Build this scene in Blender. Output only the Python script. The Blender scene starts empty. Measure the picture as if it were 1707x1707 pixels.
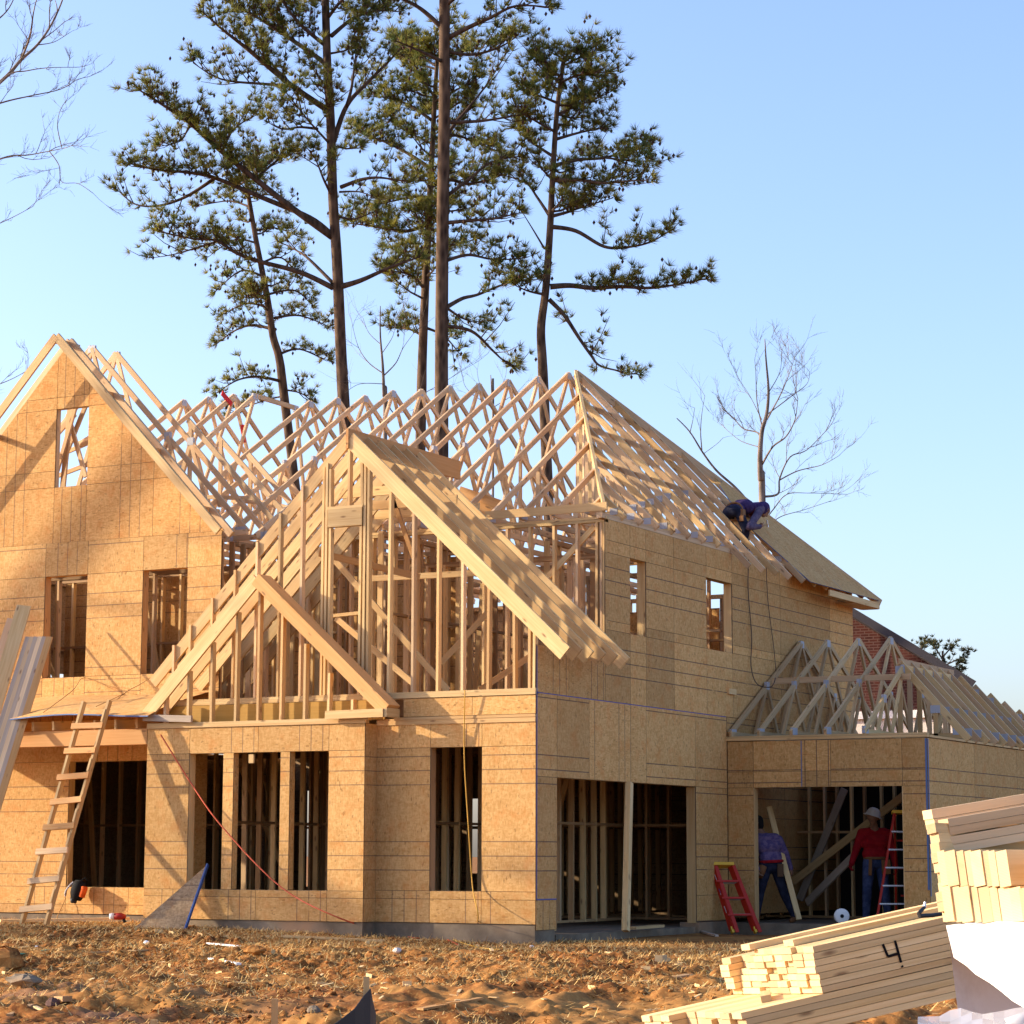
import bpy, math, random
import numpy as np
from mathutils import Vector as V, Matrix
random.seed(11); RNG = np.random.default_rng(11)
S = bpy.context.scene; COL = S.collection
# ------------------------------------------------------------------ camera
FPX, YAW, PITCH, ROLL, ZC = 3978.5, math.radians(28.64055), math.radians(8.21358), math.radians(.18931), 0.94
cf = V((-math.sin(YAW)*math.cos(PITCH), math.cos(YAW)*math.cos(PITCH), math.sin(PITCH)))
_r = V((math.cos(YAW), math.sin(YAW), 0)); _u = _r.cross(cf)
cr = (_r*math.cos(ROLL)+_u*math.sin(ROLL)).normalized(); cu = cr.cross(cf).normalized()
CAM = V((0, 0, ZC))
RIGHT = V((math.cos(YAW), math.sin(YAW), 0)); AWAY = V((-math.sin(YAW), math.cos(YAW), 0)); UP = V((0, 0, 1))
def ray(px, py): return cf*FPX+cr*(px-853.5)-cu*(py-853.5)
def at(px, py, X=None, Y=None, Z=None, D=None):
    """a point of the photograph set down on a known plane of the place"""
    d = ray(px, py)
    if X is not None: t = (X-CAM.x)/d.x
    elif Y is not None: t = (Y-CAM.y)/d.y
    elif Z is not None: t = (Z-CAM.z)/d.z
    else: t = D/FPX
    return CAM+d*t
cam = bpy.data.cameras.new('camera'); co = bpy.data.objects.new('camera', cam); COL.objects.link(co)
co.matrix_world = Matrix(((cr.x, cu.x, -cf.x, 0), (cr.y, cu.y, -cf.y, 0), (cr.z, cu.z, -cf.z, ZC), (0, 0, 0, 1)))
cam.sensor_width = 36; cam.lens = 36*FPX/1707; cam.clip_start = .5; cam.clip_end = 6000
S.camera = co
# ------------------------------------------------------------------ light
LD = V((2.8, 1.0, -1.0)).normalized()          # direction the sunlight travels
SUN_EL = math.asin(-LD.z); SUN_AZ = math.atan2(-LD.x, -LD.y)
w = bpy.data.worlds.new('World'); S.world = w; w.use_nodes = True
nt = w.node_tree; bg = nt.nodes['Background']
sky = nt.nodes.new('ShaderNodeTexSky'); sky.sky_type = 'NISHITA'; sky.sun_disc = False
sky.sun_elevation = SUN_EL; sky.sun_rotation = SUN_AZ
sky.altitude = 0; sky.air_density = 1.0; sky.dust_density = 2.2; sky.ozone_density = 3.6
tint = nt.nodes.new('ShaderNodeMix'); tint.data_type = 'RGBA'; tint.blend_type = 'MULTIPLY'; tint.inputs[0].default_value = 1
tint.inputs[7].default_value = (1.06, .955, 1.0, 1)                  # colour balance of the whole sky
nt.links.new(sky.outputs[0], tint.inputs[6]); nt.links.new(tint.outputs[2], bg.inputs[0]); bg.inputs[1].default_value = .15
sl = bpy.data.lights.new('sun', 'SUN'); sl.energy = 3.6; sl.angle = math.radians(.5); sl.color = (1, .84, .61)
so = bpy.data.objects.new('sun', sl); COL.objects.link(so)
so.rotation_euler = LD.to_track_quat('-Z', 'Y').to_euler(); so.location = (-30, 0, 40)
S.view_settings.view_transform = 'Standard'; S.view_settings.look = 'None'; S.view_settings.gamma = 1
S.view_settings.use_curve_mapping = False; S.view_settings.exposure = 1.36
S.cycles.max_bounces = 6; S.cycles.diffuse_bounces = 4; S.cycles.transparent_max_bounces = 6
# ------------------------------------------------------------------ materials
def newmat(name, rough=.75, col=(.5, .5, .5), spec=.25, metal=0):
    m = bpy.data.materials.new(name); m.use_nodes = True
    b = m.node_tree.nodes['Principled BSDF']
    b.inputs['Base Color'].default_value = (*col, 1); b.inputs['Roughness'].default_value = rough
    b.inputs['Specular IOR Level'].default_value = spec; b.inputs['Metallic'].default_value = metal
    return m, m.node_tree, b
class NG:
    def __init__(s, t): s.t = t
    def n(s, typ, **kw):
        x = s.t.nodes.new(typ)
        for k, v in kw.items():
            if k == 'ins':
                for i, val in v.items():
                    if hasattr(val, 'is_output'): s.t.links.new(val, x.inputs[i])
                    else: x.inputs[i].default_value = val
            else: setattr(x, k, v)
        return x
    def mix(s, fac, a, b, mode='MIX'):
        x = s.t.nodes.new('ShaderNodeMix'); x.data_type = 'RGBA'; x.blend_type = mode
        for i, val in ((0, fac), (6, a), (7, b)):
            if hasattr(val, 'is_output'): s.t.links.new(val, x.inputs[i])
            else: x.inputs[i].default_value = val if i == 0 else (*val, 1)
        return x.outputs[2]
    def math(s, op, a, b=0.0, c=0.0):
        x = s.t.nodes.new('ShaderNodeMath'); x.operation = op
        for i, val in ((0, a), (1, b), (2, c)):
            if hasattr(val, 'is_output'): s.t.links.new(val, x.inputs[i])
            else: x.inputs[i].default_value = val
        return x.outputs[0]
    def uv(s, name): return s.n('ShaderNodeUVMap', uv_map=name).outputs[0]
    def scale(s, v, sc): return s.n('ShaderNodeMapping', ins={0: v, 3: sc}).outputs[0]
    def noise(s, v, sc, det=3, rough=.55): return s.n('ShaderNodeTexNoise', ins={0: v, 2: sc, 3: det, 4: rough}).outputs[0]
    def ramp(s, v, lo, hi):
        return s.n('ShaderNodeMapRange', ins={0: v, 1: lo, 2: hi}).outputs[0]
    def bump(s, h, st, dist, b):
        x = s.n('ShaderNodeBump', ins={0: st, 1: dist, 2: h}); s.t.links.new(x.outputs[0], b.inputs['Normal'])
def wood(name, dark, light, knots=True, grey=0.0, tone=.45):
    m, t, b = newmat(name, .72); g = NG(t)
    uv = g.uv('UVMap'); rn = g.n('ShaderNodeSeparateXYZ', ins={0: g.uv('rnd')})
    gr = g.noise(g.scale(uv, (1.2, 38, 1)), 1.0, 4, .6)
    gr2 = g.noise(g.scale(uv, (.8, 9, 1)), 1.0, 2)
    f = g.math('ADD', g.math('MULTIPLY', gr, .6), g.math('MULTIPLY', gr2, .5))
    c = g.mix(g.ramp(f, .35, .75), dark, light)
    tn = g.math('ADD', g.math('MULTIPLY', rn.outputs[0], tone), 1-tone*.62)
    c = g.mix(1.0, c, g.n('ShaderNodeCombineColor', ins={0: tn, 1: tn, 2: tn}).outputs[0], 'MULTIPLY')
    hue = g.ramp(rn.outputs[1], .55, 1.0)
    c = g.mix(g.math('MULTIPLY', hue, .35), c, (dark[0]*1.05, dark[1]*.85, dark[2]*.75))
    if grey: c = g.mix(g.math('MULTIPLY', g.ramp(g.noise(g.scale(uv, (1, 3, 1)), 1.0, 3), .4, .7), grey), c, (.34, .28, .215))
    if knots:
        vo = g.n('ShaderNodeTexVoronoi', ins={0: g.scale(uv, (2.6, 8, 1)), 2: 1.0})
        k = g.ramp(vo.outputs[0], .17, .06)
        c = g.mix(g.math('MULTIPLY', k, .75), c, (.16, .075, .03))
    t.links.new(c, b.inputs['Base Color']); g.bump(gr, .25, .003, b)
    return m
M = {}
M['lumber'] = wood('fresh_lumber', (.54, .33, .125), (.74, .53, .26))
M['truss'] = wood('truss_lumber', (.56, .345, .165), (.75, .535, .31))
M['orange'] = wood('orange_lumber', (.50, .24, .07), (.64, .37, .15))
M['grey'] = wood('weathered_lumber', (.34, .26, .19), (.52, .42, .32), grey=.5)
M['amber'] = wood('laminated_beam', (.38, .20, .035), (.48, .27, .055), knots=False, tone=.15)
M['stack'] = wood('stacked_lumber', (.64, .40, .15), (.84, .62, .32), tone=.45)
M['stackgrey'] = wood('greyed_and_shaded_lumber', (.54, .36, .19), (.70, .52, .32), grey=.12)
M['garage'] = wood('shaded_garage_lumber', (.48, .30, .13), (.66, .46, .24))  # darker lumber copy; the shade on the garage trusses is in its colour
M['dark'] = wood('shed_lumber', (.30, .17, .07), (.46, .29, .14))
def endgrain():
    m, t, b = newmat('end_grain', .85); g = NG(t)
    uv = g.uv('UVMap'); rn = g.n('ShaderNodeSeparateXYZ', ins={0: g.uv('rnd')})
    rings = g.n('ShaderNodeTexWave', wave_type='RINGS', ins={0: uv, 1: 55, 2: 2.0, 3: 2}).outputs[1]
    c = g.mix(g.math('MULTIPLY', rings, .5), (.66, .49, .28), (.50, .33, .155))
    c = g.mix(g.math('MULTIPLY', g.ramp(g.noise(uv, 9, 2), .55, .75), .5), c, (.55, .34, .16))
    tn = g.math('ADD', g.math('MULTIPLY', rn.outputs[0], .45), .65)
    c = g.mix(1.0, c, g.n('ShaderNodeCombineColor', ins={0: tn, 1: tn, 2: tn}).outputs[0], 'MULTIPLY')
    t.links.new(c, b.inputs['Base Color'])
    return m
M['end'] = endgrain()
def osb(name, dark, light, lines=True, fade=1.0):
    m, t, b = newmat(name, .82, spec=.15); g = NG(t)
    uv = g.uv('UVMap'); rn = g.n('ShaderNodeSeparateXYZ', ins={0: g.uv('rnd')})
    v1 = g.n('ShaderNodeTexVoronoi', ins={0: g.scale(uv, (17, 58, 1)), 2: 1.0})
    mp = g.n('ShaderNodeMapping', ins={0: uv, 2: (0, 0, .5), 3: (44, 17, 1)}).outputs[0]
    v2 = g.n('ShaderNodeTexVoronoi', ins={0: mp, 2: 1.0})
    mp3 = g.n('ShaderNodeMapping', ins={0: uv, 2: (0, 0, -.6), 3: (24, 50, 1)}).outputs[0]
    v3 = g.n('ShaderNodeTexVoronoi', ins={0: mp3, 2: 1.0})
    s1 = g.n('ShaderNodeSeparateColor', ins={0: v1.outputs[1]}).outputs[0]
    s2 = g.n('ShaderNodeSeparateColor', ins={0: v2.outputs[1]}).outputs[1]
    s3 = g.n('ShaderNodeSeparateColor', ins={0: v3.outputs[1]}).outputs[2]
    f = g.math('ADD', g.math('ADD', g.math('MULTIPLY', s1, .36), g.math('MULTIPLY', s2, .34)), g.math('MULTIPLY', s3, .30))
    big = g.noise(uv, 2.2, 4, .6)
    f = g.math('ADD', f, g.math('MULTIPLY', g.math('SUBTRACT', big, .5), .55))
    c = g.mix(g.ramp(f, .2, .8), dark, light)
    spot = g.math('MULTIPLY', g.ramp(g.n('ShaderNodeSeparateColor', ins={0: v3.outputs[1]}).outputs[0], .975, .98), .42)
    c = g.mix(spot, c, (.13, .06, .02))
    red = g.math('MULTIPLY', g.ramp(g.noise(uv, 3.5, 3, .65), .52, .7), .45)
    c = g.mix(red, c, (dark[0]*1.15, dark[1]*.82, dark[2]*.6))
    tn = g.math('ADD', g.math('MULTIPLY', rn.outputs[1], .30), .80)
    c = g.mix(1.0, c, g.n('ShaderNodeCombineColor', ins={0: tn, 1: tn, 2: tn}).outputs[0], 'MULTIPLY')
    if lines:   # nailing lines printed at 16, 24 and 32 inches on each sheet
        wv = rn.outputs[0]
        wm = g.math('FLOORED_MODULO', wv, 1.2192); best = None
        for q in (.4064, .6096, .8128):
            d = g.math('ABSOLUTE', g.math('SUBTRACT', wm, q))
            best = d if best is None else g.math('MINIMUM', best, d)
        ln = g.ramp(best, .0105, .0050)
        brk = g.ramp(g.noise(uv, 2.2, 2), .22, .42)
        c = g.mix(g.math('MULTIPLY', g.math('MULTIPLY', ln, brk), .66*fade), c, (.10, .065, .05))
    t.links.new(c, b.inputs['Base Color']); g.bump(f, .35, .004, b)
    return m
M['osb'] = osb('strand_board', (.49, .265, .085), (.645, .39, .155))
M['osbside'] = osb('side_strand_board', (.52, .275, .085), (.68, .40, .155), fade=1.25)
M['osbred'] = osb('gable_strand_board', (.48, .24, .07), (.65, .375, .14))
M['osbgrey'] = osb('back_and_shaded_strand_board', (.26, .17, .09), (.40, .275, .155))
M['edge'] = newmat('blue_edge_seal', .7, (.10, .17, .33))[0]
M['gap'] = newmat('sheet_joint', .9, (.07, .045, .03))[0]
M['plate'] = newmat('galvanised_plate', .6, (.40, .40, .42), .4, .1)[0]
M['metal'] = newmat('dull_metal', .4, (.55, .55, .56), .5, .8)[0]
M['alu'] = newmat('aluminium_step', .45, (.62, .62, .62), .5, .3)[0]
M['red'] = newmat('red_fibreglass', .5, (.46, .022, .008), .3)[0]
M['yellow'] = newmat('yellow_plastic', .5, (.75, .42, .02), .4)[0]
M['white'] = newmat('white_plastic', .55, (.80, .79, .76), .3)[0]
_m, _t, _b = newmat('white_wrap', .5, (.80, .79, .77), .3); _g = NG(_t); _o = _g.n('ShaderNodeTexCoord').outputs[3]
_t.links.new(_g.mix(_g.math('MULTIPLY', _g.ramp(_g.noise(_o, 5, 4, .65), .5, .75), .5), (.80, .79, .77), (.55, .49, .43)), _b.inputs['Base Color']); _g.bump(_g.noise(_o, 9, 3), .6, .02, _b); M['wrap'] = _m
M['sticker'] = newmat('label_sticker', .5, (.72, .70, .72), .3)[0]
M['stickerblue'] = newmat('blue_label_sticker', .5, (.16, .10, .45), .3)[0]
M['black'] = newmat('black_fabric', .9, (.012, .012, .014), .2)[0]
M['blacknyl'] = newmat('black_nylon', .6, (.018, .018, .02), .3)[0]
M['orangefab'] = newmat('orange_fabric', .8, (.70, .12, .02), .2)[0]
M['greyfab'] = newmat('grey_trim', .8, (.45, .45, .48), .2)[0]
M['hose'] = newmat('red_rubber_hose', .5, (.55, .10, .04), .3)[0]
M['cord'] = newmat('yellow_cord', .6, (.50, .27, .03), .3)[0]
M['rope'] = newmat('dark_cord', .8, (.10, .07, .05), .2)[0]
M['ropelight'] = newmat('tan_cord', .8, (.36, .2, .07), .2)[0]
M['green'] = newmat('green_strapping', .6, (.06, .30, .20), .3)[0]
M['marker'] = newmat('black_marker', .8, (.012, .01, .01), .1)[0]
M['skin'] = newmat('skin', .6, (.26, .13, .075), .3)[0]
M['eye'] = newmat('eye', .3, (.01, .008, .008), .5)[0]
M['leather'] = newmat('tan_leather', .8, (.24, .11, .04), .3)[0]
M['darkleather'] = newmat('dark_leather', .8, (.09, .045, .02), .3)[0]
M['boot'] = newmat('brown_boot', .8, (.20, .085, .03), .3)[0]
M['hat'] = newmat('white_hard_hat', .35, (.78, .76, .75), .5)[0]
M['hair'] = newmat('dark_hair', .9, (.012, .010, .010), .2)[0]
def cloth(name, a, b_, sc=9.0):
    m, t, b = newmat(name, .92, spec=.1); g = NG(t)
    o = g.n('ShaderNodeTexCoord').outputs[3]
    n = g.noise(o, sc, 3, .6)
    t.links.new(g.mix(g.ramp(n, .4, .62), a, b_), b.inputs['Base Color']); g.bump(g.noise(g.scale(o, (9, 9, 17)), 1.0, 3), .9, .03, b)
    return m
M['jeans'] = cloth('blue_jeans', (.035, .05, .11), (.075, .095, .19))
M['darkjeans'] = cloth('dark_jeans', (.016, .018, .034), (.032, .034, .058))
M['redshirt'] = cloth('red_sweatshirt', (.28, .008, .015), (.36, .016, .02))
M['purple'] = cloth('purple_plaid_shirt', (.085, .06, .15), (.17, .115, .20), 16)
M['hoodie'] = cloth('indigo_hoodie', (.035, .022, .085), (.075, .045, .12))
M['sleeve'] = cloth('mauve_sleeve', (.085, .06, .10), (.14, .10, .14))
M['maroon'] = newmat('maroon_vest', .9, (.10, .015, .02), .1)[0]
def concrete():
    m, t, b = newmat('concrete', .9, spec=.2); g = NG(t)
    o = g.n('ShaderNodeTexCoord').outputs[3]; n = g.noise(o, 2.2, 5, .65)
    c = g.mix(g.ramp(n, .35, .7), (.13, .10, .068), (.25, .195, .135))
    c = g.mix(g.ramp(g.noise(o, .9, 3), .55, .75), c, (.34, .20, .11))
    t.links.new(c, b.inputs['Base Color']); g.bump(g.noise(o, 14, 4), .4, .02, b)
    return m
M['concrete'] = concrete()
def bark(name, a, b_):
    m, t, b = newmat(name, .95, spec=.1); g = NG(t)
    o = g.n('ShaderNodeTexCoord').outputs[3]
    v = g.n('ShaderNodeTexVoronoi', ins={0: g.scale(o, (9, 9, 2.6)), 2: 1.0}).outputs[0]
    n = g.noise(g.scale(o, (6, 6, 1.5)), 1.0, 4)
    t.links.new(g.mix(g.ramp(g.math('ADD', v, g.math('MULTIPLY', n, .4)), .25, .95), a, b_), b.inputs['Base Color'])
    g.bump(v, .8, .04, b)
    return m
M['pinebark'] = bark('pine_bark', (.03, .02, .015), (.135, .09, .06))
M['limbbark'] = bark('limb_bark', (.04, .028, .02), (.11, .075, .055))
M['greybark'] = bark('pale_bark', (.10, .078, .062), (.25, .20, .165))
def needles(name, a, b_):
    m, t, b = newmat(name, .7, spec=.3); g = NG(t)
    rn = g.n('ShaderNodeSeparateXYZ', ins={0: g.uv('rnd')})
    c = g.mix(rn.outputs[0], a, b_)
    c = g.mix(g.math('MULTIPLY', g.ramp(rn.outputs[1], .8, 1), .8), c, (.16, .105, .03))
    t.links.new(c, b.inputs['Base Color'])
    tr = t.nodes.new('ShaderNodeBsdfTranslucent'); t.links.new(c, tr.inputs[0])
    mx = t.nodes.new('ShaderNodeMixShader'); mx.inputs[0].default_value = .35
    t.links.new(b.outputs[0], mx.inputs[1]); t.links.new(tr.outputs[0], mx.inputs[2])
    t.links.new(mx.outputs[0], t.nodes['Material Output'].inputs[0])
    return m
M['needle'] = needles('pine_needles', (.065, .11, .028), (.30, .275, .05))
M['needle2'] = needles('young_pine_needles', (.11, .15, .04), (.33, .30, .07))
M['leafgreen'] = needles('evergreen_leaves', (.03, .05, .02), (.11, .10, .035))
M['cone'] = newmat('pine_cone', .9, (.07, .042, .03), .1)[0]
def brick():
    m, t, b = newmat('red_brick', .9, spec=.1); g = NG(t)
    uv = g.uv('UVMap')
    br = g.n('ShaderNodeTexBrick', ins={0: uv, 1: (.062, .016, .011, 1), 2: (.036, .010, .008, 1), 3: (.10, .06, .05, 1), 4: 1.0, 5: .012, 8: .24, 9: .075})
    n = g.noise(uv, 1.2, 3)
    c = g.mix(g.math('MULTIPLY', g.ramp(n, .4, .7), .4), br.outputs[0], (.10, .035, .03))
    t.links.new(c, b.inputs['Base Color'])
    return m
M['brick'] = brick()
M['shingle'] = newmat('dark_shingle', .9, (.05, .045, .05), .1)[0]
M['trimwhite'] = newmat('cream_trim', .7, (.62, .54, .47), .2)[0]
def soil():
    m, t, b = newmat('red_clay_soil', .95, spec=.08); g = NG(t)
    o = g.n('ShaderNodeTexCoord').outputs[3]
    a = g.noise(o, .55, 4, .6); d = g.noise(o, 7, 5, .7); e = g.noise(o, 38, 3, .6)
    c = g.mix(g.ramp(d, .36, .66), (.085, .027, .008), (.36, .14, .037))
    c = g.mix(g.math('MULTIPLY', g.ramp(a, .45, .62), .75), c, (.40, .20, .06))
    c = g.mix(g.math('MULTIPLY', g.ramp(e, .54, .68), .5), c, (.47, .27, .085))
    pos = g.n('ShaderNodeSeparateXYZ', ins={0: o})
    grey = g.math('MULTIPLY', g.ramp(g.noise(o, .8, 4, .6), .50, .60), g.ramp(pos.outputs[0], -11.0, -14.5))
    grey = g.math('MULTIPLY', grey, g.ramp(pos.outputs[1], 20.5, 18.0))
    c = g.mix(g.math('MULTIPLY', grey, .7), c, (.16, .10, .075))
    t.links.new(c, b.inputs['Base Color'])
    g.bump(g.math('ADD', g.math('MULTIPLY', d, .7), g.math('MULTIPLY', e, .35)), .9, .05, b)
    return m
M['soil'] = soil()
def strawmat():
    m, t, b = newmat('dry_straw', .8, spec=.2); g = NG(t)
    rn = g.n('ShaderNodeSeparateXYZ', ins={0: g.uv('rnd')})
    t.links.new(g.mix(rn.outputs[0], (.42, .21, .05), (.78, .53, .20)), b.inputs['Base Color'])
    return m
M['straw'] = strawmat()
def plastic():
    m, t, b = newmat('clear_film', .25, (.60, .60, .62), .6)
    b.inputs['Alpha'].default_value = .55
    return m
M['film'] = plastic()
# ------------------------------------------------------------------ mesh builder
class MB:
    def __init__(s): s.v = []; s.f = []; s.m = []; s.uv = []; s.rn = []
    def face(s, pts, uvs=None, rn=(0, 0), m=0):
        i = len(s.v); s.v += [tuple(p) for p in pts]; s.f.append(tuple(range(i, i+len(pts)))); s.m.append(m)
        s.uv += uvs if uvs else [(p[0]+p[1], p[2]) for p in pts]; s.rn += [rn]*len(pts) if not isinstance(rn, list) else rn
    def board(s, p0, p1, w, t, up=(0, 0, 1), m=0, me=None, jit=0.0):
        """a sawn board from p0 to p1, w across (towards up), t thick"""
        p0, p1 = V(p0), V(p1)
        if jit:
            p0 = p0+V((random.uniform(-jit, jit), random.uniform(-jit, jit), random.uniform(-jit, jit)*.5)); p1 = p1+V((random.uniform(-jit, jit), random.uniform(-jit, jit), random.uniform(-jit, jit)*.5))
        d = p1-p0; L = d.length; d = d/L; a = V(up); a = a-d*a.dot(d)
        if a.length < 1e-4: a = V((1, 0, 0)); a = a-d*a.dot(d)
        a.normalize(); b = d.cross(a)
        ou, ov = random.random()*40, random.random()*40; rn = (random.random(), random.random())
        c = [p+a*(sa*w/2)+b*(sb*t/2) for p in (p0, p1) for sa, sb in ((-1, -1), (1, -1), (1, 1), (-1, 1))]
        for k, (i, j) in enumerate(((0, 1), (1, 2), (2, 3), (3, 0))):
            ww = w if k % 2 == 0 else t
            q = [c[i], c[j], c[j+4], c[i+4]]
            s.face(q, [(ou, ov+k), (ou, ov+k+ww), (ou+L, ov+k+ww), (ou+L, ov+k)], rn, m)
        e = m if me is None else me
        s.face([c[3], c[2], c[1], c[0]], [(ou+t, ov), (ou+t, ov+w), (ou, ov+w), (ou, ov)], rn, e)
        s.face([c[4], c[5], c[6], c[7]], [(ou, ov), (ou, ov+w), (ou+t, ov+w), (ou+t, ov)], rn, e)
        return s
    def box(s, lo, hi, m=0):
        lo, hi = V(lo), V(hi)
        ax = max(range(3), key=lambda k: hi[k]-lo[k]); mid = (lo+hi)/2
        p0 = mid.copy(); p1 = mid.copy(); p0[ax] = lo[ax]; p1[ax] = hi[ax]
        o = [k for k in range(3) if k != ax]; up = V((0, 0, 0)); up[o[1]] = 1
        return s.board(p0, p1, hi[o[1]]-lo[o[1]], hi[o[0]]-lo[o[0]], up, m)
    def slab(s, poly, nrm, th, uvs, rn=(0, 0), m=0, ms=None):
        """flat polygon given thickness th behind its face (away from nrm)"""
        poly = [V(p) for p in poly]; nrm = V(nrm).normalized()
        area = sum((poly[i].cross(poly[(i+1) % len(poly)]) for i in range(len(poly))), V((0, 0, 0)))
        if area.dot(nrm) < 0: poly = poly[::-1]; uvs = uvs[::-1]; rn = rn[::-1] if isinstance(rn, list) else rn
        back = [p-nrm*th for p in poly]
        s.face(poly, uvs, rn, m); s.face(back[::-1], uvs[::-1], rn[::-1] if isinstance(rn, list) else rn, m)
        n = len(poly)
        for i in range(n):
            j = (i+1) % n
            s.face([poly[j], poly[i], back[i], back[j]], None, (.1, .5), m if ms is None else ms)
        return s
    def tube(s, pts, rad, n=6, m=0, cap=True):
        pts = [V(p) for p in pts]
        if not isinstance(rad, (list, tuple)): rad = [rad]*len(pts)
        rings = []; a = None; L = 0; rn = (random.random(), random.random())
        for i, p in enumerate(pts):
            d = (pts[min(i+1, len(pts)-1)]-pts[max(i-1, 0)])
            d = d.normalized() if d.length > 1e-9 else V((0, 0, 1))
            if a is None: a = d.orthogonal().normalized()
            else:
                a = a-d*a.dot(d); a = a.normalized() if a.length > 1e-6 else d.orthogonal().normalized()
            b = d.cross(a); i0 = len(s.v)
            for k in range(n):
                q = 2*math.pi*k/n; s.v.append(tuple(p+(a*math.cos(q)+b*math.sin(q))*rad[i]))
            rings.append(i0)
        for i in range(len(pts)-1):
            for k in range(n):
                k2 = (k+1) % n
                s.f.append((rings[i]+k, rings[i]+k2, rings[i+1]+k2, rings[i+1]+k)); s.m.append(m)
                s.uv += [(i, k/n)]*4; s.rn += [rn]*4
        if cap:
            for r0, fl in ((rings[0], True), (rings[-1], False)):
                ix = [r0+k for k in range(n)]
                s.f.append(tuple(ix[::-1] if fl else ix)); s.m.append(m); s.uv += [(0, 0)]*n; s.rn += [rn]*n
        return s
    def lathe(s, prof, c=(0, 0, 0), n=20, m=0, mat=None):
        i0 = len(s.v)
        for r_, z in prof:
            for k in range(n):
                q = 2*math.pi*k/n; p = V((r_*math.cos(q), r_*math.sin(q), z))
                if mat is not None: p = mat @ p
                s.v.append(tuple(p+V(c)))
        for i in range(len(prof)-1):
            for k in range(n):
                k2 = (k+1) % n
                s.f.append((i0+i*n+k, i0+i*n+k2, i0+(i+1)*n+k2, i0+(i+1)*n+k)); s.m.append(m); s.uv += [(0, 0)]*4; s.rn += [(.5, .5)]*4
        return s
def mesh_np(name, v, f, mi, uv, rn, mats, smooth=False):
    me = bpy.data.meshes.new(name); me.from_pydata(v, [], f)
    for mm in mats: me.materials.append(mm)
    if mi is not None: me.polygons.foreach_set('material_index', np.asarray(mi, dtype=np.int32))
    if uv is not None:
        u = me.uv_layers.new(name='UVMap'); u.data.foreach_set('uv', np.asarray(uv, dtype=np.float32).ravel())
        r = me.uv_layers.new(name='rnd'); r.data.foreach_set('uv', np.asarray(rn, dtype=np.float32).ravel())
    if smooth: me.polygons.foreach_set('use_smooth', np.ones(len(me.polygons), dtype=bool))
    me.update(); return me
def wloc(o):
    p = V((0, 0, 0))
    while o is not None: p = p+o.location; o = o.parent
    return p
def build(name, mb, mats, parent=None, origin=None, smooth=False):
    """links the collected geometry as ONE mesh object; origin / parent positions are taken out of the coordinates"""
    if not isinstance(mats, (list, tuple)): mats = [mats]
    base = wloc(parent) if parent is not None else V((0, 0, 0))
    org = base if origin is None else V(origin)
    vs = [(a-org.x, b-org.y, c-org.z) for a, b, c in mb.v]
    o = bpy.data.objects.new(name, mesh_np(name, vs, mb.f, mb.m, mb.uv, mb.rn, mats, smooth))
    COL.objects.link(o); o.parent = parent; o.location = org-base
    return o
def tag(o, label=None, cat=None, group=None, kind=None):
    if cat and not kind: kind = 'thing'
    for k, x in (('label', label), ('category', cat), ('group', group), ('kind', kind)):
        if x: o[k] = x
    return o
def thing(name, label, cat, loc=(0, 0, 0), group=None):
    o = bpy.data.objects.new(name, None); COL.objects.link(o); o.location = loc; o.empty_display_size = .2
    return tag(o, label, cat, group)
# ------------------------------------------------------------------ the house under construction
XR, YF, YB, YW, YM, YK = -15.87, 29.78, 29.45, 31.0, 32.0, 42.5     # right wall, front wall, bay, wing wall, main wall, back wall
XBL, XBR, XWR = -22.42, -18.50, -22.22
YG, XG = 36.5, -12.42                                               # garage front, garage side
house = thing('framed_house', 'large two storey timber house under construction, clad in strand board, with open roof trusses', 'house', (-19, 36, 0))
def clip(poly, a, b, c):
    out = []
    for i in range(len(poly)):
        p, q = poly[i], poly[(i+1) % len(poly)]
        dp, dq = a*p[0]+b*p[1]-c, a*q[0]+b*q[1]-c
        if dp <= 0: out.append(p)
        if dp*dq < 0:
            t = dp/(dp-dq); out.append((p[0]+(q[0]-p[0])*t, p[1]+(q[1]-p[1])*t))
    return out
def sheets(mb, us, vs, place, nrm, holes=(), typ=lambda u, v: 'H', cuts=(), phase=(0, 0), th=.011, mi=0, ms=1):
    for i in range(len(us)-1):
        for j in range(len(vs)-1):
            uc, vc = (us[i]+us[i+1])/2, (vs[j]+vs[j+1])/2
            if any(h[0] < uc < h[1] and h[2] < vc < h[3] for h in holes): continue
            g = .003
            poly = [(us[i]+g, vs[j]+g), (us[i+1]-g, vs[j]+g), (us[i+1]-g, vs[j+1]-g), (us[i]+g, vs[j+1]-g)]
            for c in cuts: poly = clip(poly, *c) if poly else poly
            if len(poly) < 3: continue
            k = typ(uc, vc); tone = random.random(); ou, ov = random.random()*30, random.random()*30
            if k == 'H': uvs = [(p[1]+ou, p[0]+ov) for p in poly]; rn = [(p[1]-phase[1], tone) for p in poly]
            elif k == 'V': uvs = [(p[0]+ou, p[1]+ov) for p in poly]; rn = [(p[0]-phase[0], tone) for p in poly]
            else: uvs = [(p[0]+ou, p[1]+ov) for p in poly]; rn = [(.2, tone)]*len(poly)
            mb.slab([place(*p) for p in poly], nrm, th, uvs, rn, mi, ms)
            full = [(us[i], vs[j]), (us[i+1], vs[j]), (us[i+1], vs[j+1]), (us[i], vs[j+1])]
            for c in cuts: full = clip(full, *c) if full else full
            if len(full) > 2:
                q = [V(place(*p))-V(nrm).normalized()*(th*.75) for p in full]; w2 = [p-V(nrm).normalized()*.006 for p in q]
                mb.face(q, None, (.2, .5), ms); mb.face(w2[::-1], [(p[0]+ou, p[1]+ov) for p in full][::-1], (.2, tone), mi)
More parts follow.
